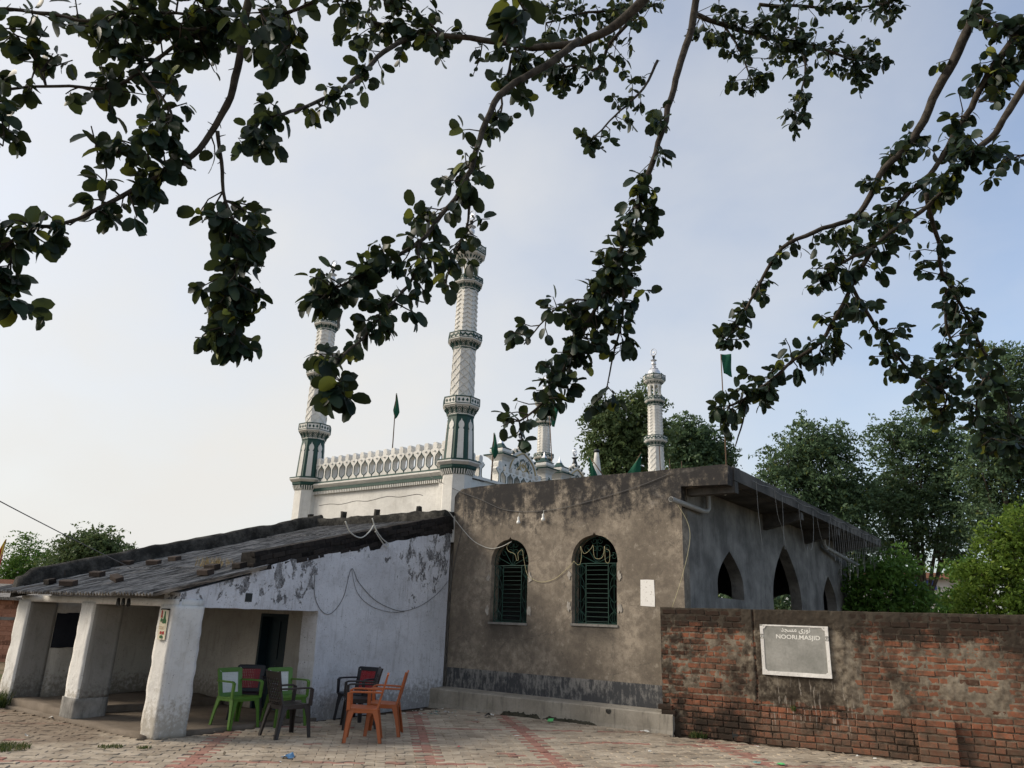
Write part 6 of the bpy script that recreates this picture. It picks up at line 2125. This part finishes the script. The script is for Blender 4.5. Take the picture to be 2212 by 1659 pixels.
# ------------------------------------------------------------------ fig tree hanging over the courtyard
def fig_tree():
    foot = Vector((2.6, -2.2, -0.05))
    t = thing('fig_tree', 'large fig tree whose leafy branches hang over the courtyard', 'tree', tuple(foot))
    hub = Vector((1.7, -0.9, 5.6))
    build(MB().tube(catmull([foot, foot + Vector((-0.1, 0.15, 1.6)), foot + Vector((-0.4, 0.6, 3.6)), hub], 5), [0.46, 0.40, 0.36, 0.34, 0.33, 0.32, 0.31, 0.30, 0.29, 0.28, 0.27, 0.26, 0.25, 0.24, 0.23, 0.22], 14), 'trunk', BARK, t, smooth='all', fix=False)
    # branches: points (x, y, distance), radii in view units at start and end, twigs, twig reach, leaf length, leaves per twig, start of foliage
    BR = [
        ('A1', [(545, -60, 3.1), (530, 40, 3.15), (512, 150, 3.2), (490, 225, 3.2), (455, 292, 3.2), (400, 348, 3.15), (330, 386, 3.1), (262, 424, 3.05), (200, 458, 3.0), (130, 482, 2.95), (60, 494, 2.9), (-10, 550, 2.85)], 15, 4, 30, 0.10, 0.105, 6, 0.34, True),
        ('A2', [(470, 285, 3.2), (476, 350, 3.2), (488, 430, 3.2), (505, 490, 3.2), (512, 560, 3.2), (498, 650, 3.2), (490, 715, 3.2)], 7, 3, 74, 0.13, 0.100, 6, 0.25, False),
        ('A3', [(-40, 18, 3.4), (80, 25, 3.4), (200, 46, 3.35), (320, 55, 3.3), (450, 62, 3.3), (560, 40, 3.3), (640, 20, 3.3), (720, -10, 3.3)], 6, 5, 40, 0.16, 0.105, 7, 0.05, False),
        ('A4', [(-40, 196, 3.3), (100, 186, 3.3), (190, 190, 3.3), (245, 188, 3.3), (310, 148, 3.3), (390, 92, 3.3), (450, 50, 3.3)], 4, 7, 30, 0.15, 0.105, 7, 0.0, False),
        ('A5', [(300, 150, 3.2), (340, 200, 3.15), (370, 250, 3.1), (340, 300, 3.1), (280, 318, 3.05), (215, 345, 3.0)], 5, 3, 20, 0.12, 0.105, 6, 0.0, False),
        ('A6', [(560, 20, 3.0), (590, 60, 3.0), (625, 110, 3.0)], 5, 2, 9, 0.12, 0.110, 6, 0.0, False),
        ('A7', [(480, 20, 3.25), (380, 30, 3.3), (280, 20, 3.3), (200, 60, 3.3)], 6, 3, 22, 0.15, 0.105, 7, 0.0, False),
        ('A8', [(60, 494, 2.9), (30, 545, 2.88), (12, 600, 2.85), (22, 655, 2.85)], 4, 2, 16, 0.10, 0.100, 6, 0.1, False),
        ('A9', [(-30, 190, 3.2), (5, 250, 3.15), (8, 320, 3.1)], 4, 2, 8, 0.10, 0.100, 6, 0.2, False),
        ('A10', [(100, 186, 3.3), (70, 120, 3.3), (60, 70, 3.3)], 4, 2, 12, 0.12, 0.100, 6, 0.1, False),
        ('B1', [(1420, -40, 4.7), (1375, 15, 4.7), (1315, 65, 4.7), (1240, 95, 4.7), (1150, 102, 4.7), (1070, 88, 4.7), (960, 76, 4.75), (868, 62, 4.8), (790, 45, 4.8)], 19, 6, 30, 0.17, 0.095, 7, 0.30, True),
        ('B2', [(1250, 88, 4.65), (1180, 142, 4.5), (1093, 191, 4.4), (1050, 262, 4.3), (1022, 349, 4.2), (992, 416, 4.1), (952, 467, 4.0), (907, 523, 3.9), (840, 562, 3.8), (795, 585, 3.75), (750, 612, 3.7), (715, 622, 3.65)], 13, 3, 54, 0.12, 0.098, 6, 0.24, False),
        ('B3', [(907, 523, 3.9), (901, 562, 3.85), (885, 613, 3.8), (851, 652, 3.7), (811, 697, 3.6), (772, 742, 3.5), (724, 787, 3.4), (720, 830, 3.35)], 6, 3, 32, 0.11, 0.100, 6, 0.05, False),
        ('B4', [(1014, 440, 4.15), (1010, 478, 4.1), (995, 520, 4.05), (978, 565, 4.0), (960, 610, 3.95)], 5, 2, 10, 0.12, 0.098, 6, 0.3, False),
        ('B5', [(880, 82, 4.75), (828, 114, 4.6), (778, 163, 4.4), (733, 197, 4.2), (660, 231, 4.0), (603, 250, 3.8), (560, 280, 3.7), (530, 300, 3.6)], 9, 3, 26, 0.10, 0.095, 6, 0.12, False),
        ('B6', [(1110, 100, 4.7), (1100, 150, 4.6), (1085, 210, 4.5), (1080, 260, 4.4)], 5, 3, 18, 0.16, 0.095, 7, 0.0, False),
        ('B7', [(960, 78, 4.75), (900, 30, 4.8), (830, 10, 4.8)], 5, 3, 16, 0.16, 0.085, 7, 0.0, False),
        ('B8', [(1130, 20, 3.2), (1100, 60, 3.15), (1090, 90, 3.1)], 5, 3, 6, 0.08, 0.125, 5, 0.0, False),
        ('C1', [(1510, -40, 5.0), (1492, 60, 5.0), (1470, 135, 4.95), (1450, 210, 4.9), (1422, 310, 4.85), (1400, 380, 4.8), (1370, 460, 4.75), (1332, 560, 4.7), (1300, 640, 4.65), (1270, 700, 4.6), (1240, 760, 4.55), (1208, 820, 4.5), (1170, 872, 4.45), (1120, 908, 4.4)], 13, 3, 88, 0.12, 0.098, 6, 0.26, True),
        ('C2', [(1332, 560, 4.7), (1345, 630, 4.65), (1340, 700, 4.6), (1325, 770, 4.6), (1312, 835, 4.55)], 6, 2, 30, 0.15, 0.098, 6, 0.0, False),
        ('C3', [(1290, 655, 4.65), (1230, 650, 4.6), (1180, 690, 4.55), (1130, 745, 4.5)], 4, 2, 14, 0.11, 0.098, 5, 0.1, False),
        ('C4', [(1400, 400, 4.8), (1385, 430, 4.8), (1370, 500, 4.8)], 5, 3, 16, 0.12, 0.098, 6, 0.0, False),
        ('D1', [(1500, 30, 6.6), (1580, 60, 6.7), (1650, 80, 6.8), (1720, 90, 6.9), (1790, 110, 7.0), (1850, 130, 7.0)], 9, 4, 80, 0.22, 0.090, 8, 0.0, False),
        ('D2', [(1380, 30, 6.2), (1320, 90, 6.3), (1290, 150, 6.3), (1240, 140, 6.3), (1210, 150, 6.3)], 7, 3, 40, 0.20, 0.090, 8, 0.0, False),
        ('D3', [(1420, 130, 6.2), (1390, 190, 6.1), (1340, 240, 6.0), (1300, 280, 5.9), (1275, 305, 5.9)], 5, 2, 18, 0.14, 0.090, 6, 0.15, False),
        ('D4', [(1720, 60, 6.9), (1740, 140, 6.8), (1730, 200, 6.7), (1715, 240, 6.7)], 5, 2, 20, 0.16, 0.090, 7, 0.0, False),
        ('D5', [(1560, 50, 6.7), (1600, 110, 6.6), (1620, 170, 6.6)], 5, 2, 24, 0.20, 0.090, 7, 0.0, False),
        ('D6', [(1640, 10, 6.9), (1740, 15, 7.0), (1830, 20, 7.0), (1920, 5, 7.0)], 6, 3, 40, 0.20, 0.090, 7, 0.0, False),
        ('D7', [(1420, 10, 6.5), (1340, 20, 6.4), (1250, 30, 6.4), (1180, 50, 6.3)], 6, 3, 34, 0.20, 0.090, 7, 0.0, False),
        ('E1', [(2125, -40, 4.9), (2105, 18, 4.9), (2069, 113, 4.9), (2027, 190, 4.9), (1986, 280, 4.9), (1950, 327, 4.9), (1914, 360, 4.9), (1867, 446, 4.95), (1831, 476, 5.0), (1760, 500, 5.0), (1688, 536, 5.05), (1647, 601, 5.1), (1623, 649, 5.1), (1599, 690, 5.1), (1569, 735, 5.1)], 18, 3, 46, 0.11, 0.085, 6, 0.10, True),
        ('E2', [(2240, 20, 4.7), (2164, 119, 4.7), (2117, 196, 4.75), (2075, 268, 4.8), (2039, 333, 4.8), (1998, 393, 4.8), (1956, 422, 4.8), (1920, 470, 4.85)], 14, 6, 46, 0.14, 0.092, 6, 0.0, False),
        ('E3', [(2250, 130, 4.4), (2182, 238, 4.45), (2140, 298, 4.5), (2099, 333, 4.5), (2069, 375, 4.55), (2027, 422, 4.6), (1980, 464, 4.6), (1932, 494, 4.65), (1879, 536, 4.7), (1813, 571, 4.75), (1783, 601, 4.8)], 13, 5, 46, 0.13, 0.092, 6, 0.25, False),
        ('E4', [(1885, 530, 4.7), (1850, 600, 4.75), (1795, 702, 4.8), (1760, 750, 4.8), (1712, 780, 4.85), (1658, 827, 4.9), (1617, 857, 4.9), (1575, 876, 4.9)], 8, 4, 52, 0.14, 0.092, 7, 0.0, False),
        ('E5', [(1611, 860, 4.9), (1605, 910, 4.9), (1587, 967, 4.9)], 4, 2, 0, 0.1, 0.08, 5, 0.0, False),
        ('E6', [(1835, 610, 4.8), (1879, 684, 4.9), (1920, 750, 5.0), (1962, 797, 5.1), (2004, 827, 5.1), (2045, 851, 5.2), (2033, 893, 5.2)], 7, 3, 48, 0.13, 0.088, 6, 0.1, False),
        ('E7', [(2000, 420, 4.7), (2027, 524, 4.9), (2039, 595, 5.0), (2069, 649, 5.1), (2105, 714, 5.2), (2140, 792, 5.3), (2176, 851, 5.3), (2182, 930, 5.3)], 8, 4, 58, 0.13, 0.088, 6, 0.1, False),
        ('E8', [(2045, 625, 5.0), (2045, 714, 5.1), (2075, 768, 5.1), (2040, 805, 5.2)], 6, 3, 20, 0.13, 0.088, 6, 0.1, False),
        ('E9', [(2230, 330, 4.6), (2180, 345, 4.6), (2150, 370, 4.6)], 3, 2, 6, 0.10, 0.09, 5, 0.0, False),
        ('E10', [(2105, 30, 4.8), (2160, 60, 4.7), (2200, 90, 4.7), (2150, 130, 4.7)], 6, 3, 26, 0.15, 0.105, 6, 0.0, False),
        ('E11', [(2240, 960, 5.0), (2190, 960, 5.0), (2140, 945, 5.0)], 4, 2, 18, 0.12, 0.098, 6, 0.0, False),
        ('E12', [(2140, 800, 5.3), (2110, 860, 5.3), (2120, 920, 5.3)], 4, 2, 22, 0.13, 0.088, 6, 0.0, False),
    ]
    # leaf shapes: ovate blades folded along the midrib and drooping at the tip
    def leaf_shape(k):
        rr = random.Random(k)
        wdt = [0.0, 0.235, 0.335, 0.345, 0.235, 0.0]
        tx = [0.0, 0.13, 0.36, 0.62, 0.88, 1.0]
        fold, curl = rr.uniform(0.10, 0.35), rr.uniform(0.08, 0.30)
        kw = rr.uniform(0.85, 1.1)
        v, f = [], []
        v.append((-0.22, 0.0, 0.02))
        v.append((-0.22, 0.02, 0.02))
        for x, b in zip(tx, wdt):
            z = -curl * x * x
            b *= kw
            if b == 0:
                v.append((x, 0, z))
            else:
                v += [(x, b, z + fold * b), (x, 0, z), (x, -b, z + fold * b)]
        f.append((0, 1, 2))
        f += [(2, 4, 3), (2, 5, 4)]
        for i in range(3):
            a = 3 + 3 * i
            f += [(a, a + 1, a + 4, a + 3), (a + 1, a + 2, a + 5, a + 4)]
        f += [(12, 13, 15), (13, 14, 15)]
        me = bpy.data.meshes.new('leaf')
        me.from_pydata(v, [], f)
        me.polygons.foreach_set('use_smooth', [True] * len(me.polygons))
        me.materials.append(LEAF)
        return me
    shapes = [leaf_shape(900 + k) for k in range(6)]
    SV = [np.array([p.co[:] for p in s.vertices]) for s in shapes]
    SF = [[tuple(p.vertices) for p in s.polygons] for s in shapes]
    leaves = []
    for nm, pts, r0, r1, twigs, reach, ls, per, t0, limb in BR:
        mb = MB()
        P = catmull([at(*p) for p in pts], 4)
        n = len(P)
        P = [p + Vector((noise.noise(p * 9), noise.noise(p * 9 + Vector((5, 0, 0))), noise.noise(p * 9 + Vector((0, 7, 0))))) * 0.012 for p in P]
        D = [at(*p) for p in pts]
        dep = pts[0][2]
        rad = [(r0 + (r1 - r0) * (i / (n - 1)) ** 0.8) * 0.66 * dep / FPX * (1 + 0.12 * noise.noise((i * 1.7, r0, r1))) for i in range(n)]
        if limb:
            q = P[0]
            pre = catmull([hub, hub.lerp(q, 0.45) + Vector((0, 0, 0.55)), q], 4)[:-1]
            mb.tube(pre + P, [rad[0] * (2.6 - 1.6 * i / len(pre)) for i in range(len(pre))] + rad, 8)
        else:
            mb.tube(P, rad, 7)
        for i in range(n * 1):          # spurs and leaf scars
            if rng.random() < 0.5 and r0 > 4:
                b = P[i]
                d = Vector(rng.normal(size=3)).normalized()
                mb.tube([b, b + d * (rad[i] + 0.012 + 0.02 * rng.random())], [0.004, 0.0015], 3, False)
        for _ in range(twigs):
            tt = t0 + (1 - t0) * rng.random() ** (0.55 if nm == 'A2' else 0.9)
            if rng.random() < 0.12:
                tt = 1.0
            if nm == 'C1' and tt > 0.94 and rng.random() < 0.8:
                tt = 0.6 + 0.3 * rng.random()
            i = min(n - 1, int(tt * (n - 1)))
            b = P[i]
            bd = (P[min(i + 1, n - 1)] - P[max(i - 1, 0)]).normalized()
            d = (Vector(rng.normal(size=3)) * 0.8 + bd * 0.55 + Vector((0, 0, -0.25))).normalized()
            l = reach * (0.45 + 1.0 * rng.random())
            e = b + d * l + Vector((0, 0, 0.02))
            mid = b.lerp(e, 0.5) + Vector(rng.normal(size=3)) * 0.012
            mb.tube([b, mid, e], [0.0045, 0.0035, 0.0025], 4, False)
            for q in range(max(3, int(rng.normal(per * 1.25, 2)))):
                f_ = 0.35 + 0.65 * rng.random() ** 0.7
                p = b.lerp(mid, f_ * 2) if f_ < 0.5 else mid.lerp(e, f_ * 2 - 1)
                ld = (d * 0.45 + Vector(rng.normal(size=3)) * 0.70 + Vector((0, 0, -0.60))).normalized()
                nr = Vector((rng.normal() * 0.8, rng.normal() * 0.8, 0.7))
                sv = nr.cross(ld)
                if sv.length < 1e-3:
                    continue
                sv.normalize()
                nn = ld.cross(sv)
                s = ls * (0.86 if nm[0] == 'A' else 1.0) * (0.38 + 0.62 * rng.random() ** 0.85)
                p = p + ld * 0.2 * s
                M = Matrix(((ld.x * s, sv.x * s, nn.x * s, p.x), (ld.y * s, sv.y * s, nn.y * s, p.y), (ld.z * s, sv.z * s, nn.z * s, p.z), (0, 0, 0, 1)))
                x, y, z = proj(p)
                vis = 0 < x < 2212 and 0 < y < 1659 and z > 0
                leaves.append((-(s / max(z, 0.3)) if vis else 1.0, M, int(rng.integers(6))))
        build(mb, 'branch', BARK, t, smooth='all', fix=False)
    leaves.sort(key=lambda q: q[0])
    for k, (sc, M, j) in enumerate(leaves[:300]):
        piece('leaf', shapes[j], t, M)
    V, F3 = [], MB()
    for sc, M, j in leaves[300:]:
        A = np.array(M)
        F3.add((SV[j] @ A[:3, :3].T + A[:3, 3]).tolist(), SF[j])
    tag(build(F3, 'foliage', LEAF, t, smooth='all', fix=False), kind='stuff')
    print('fig leaves', len(leaves))
fig_tree()

# ------------------------------------------------------------------ crumbs of dry leaf and grit over the yard
def crumbs():
    P, S = [], []
    for _ in range(2600):
        px_, py_ = rng.uniform(-40, 2250), rng.uniform(1500, 1680)
        p = G0(px_, py_)
        if p.x < -13.5 or p.y > 11.35 + max(0, 0.12 * (p.x + 5.35)) - 0.05 or (p.x < -9.55 and p.y > 5.5) or p.x > 1.5:
            continue
        near = min(abs(p.y - (11.1 + 0.05 * (p.x + 9.8))) if p.x < -5.2 else abs(p.y - 11.3 - 0.12 * (p.x + 5.35)), abs(p.x + 9.4) if p.y > 5.6 else 9)
        if rng.random() > (0.9 if near < 0.35 else 0.28):
            continue
        P.append((p.x, p.y, 0.018 + 0.006 * rng.random()))
    P = np.array(P)
    n = len(P)
    a = rng.uniform(0, 6.28, n)
    sz = rng.uniform(0.008, 0.030, n)
    d = np.stack([np.cos(a), np.sin(a), rng.normal(size=n) * 0.25], 1) * sz[:, None]
    e = np.stack([-np.sin(a), np.cos(a), rng.normal(size=n) * 0.25], 1) * (sz * rng.uniform(0.3, 0.7, n))[:, None]
    V = np.stack([P - d, P - e, P + d, P + e], 1).reshape(-1, 3)
    m = N('leaf_crumbs')
    mat_ = m.fin(m.mix(m.isl, (0.06, 0.045, 0.03), (0.34, 0.29, 0.22)), 0.9, 0.1)
    o = raw_mesh('dry_litter', V, np.arange(4 * n).reshape(-1, 4), mat_)
    tag(o, 'crumbs of dry leaf and grit strewn over the paving', 'litter', kind='stuff')
crumbs()
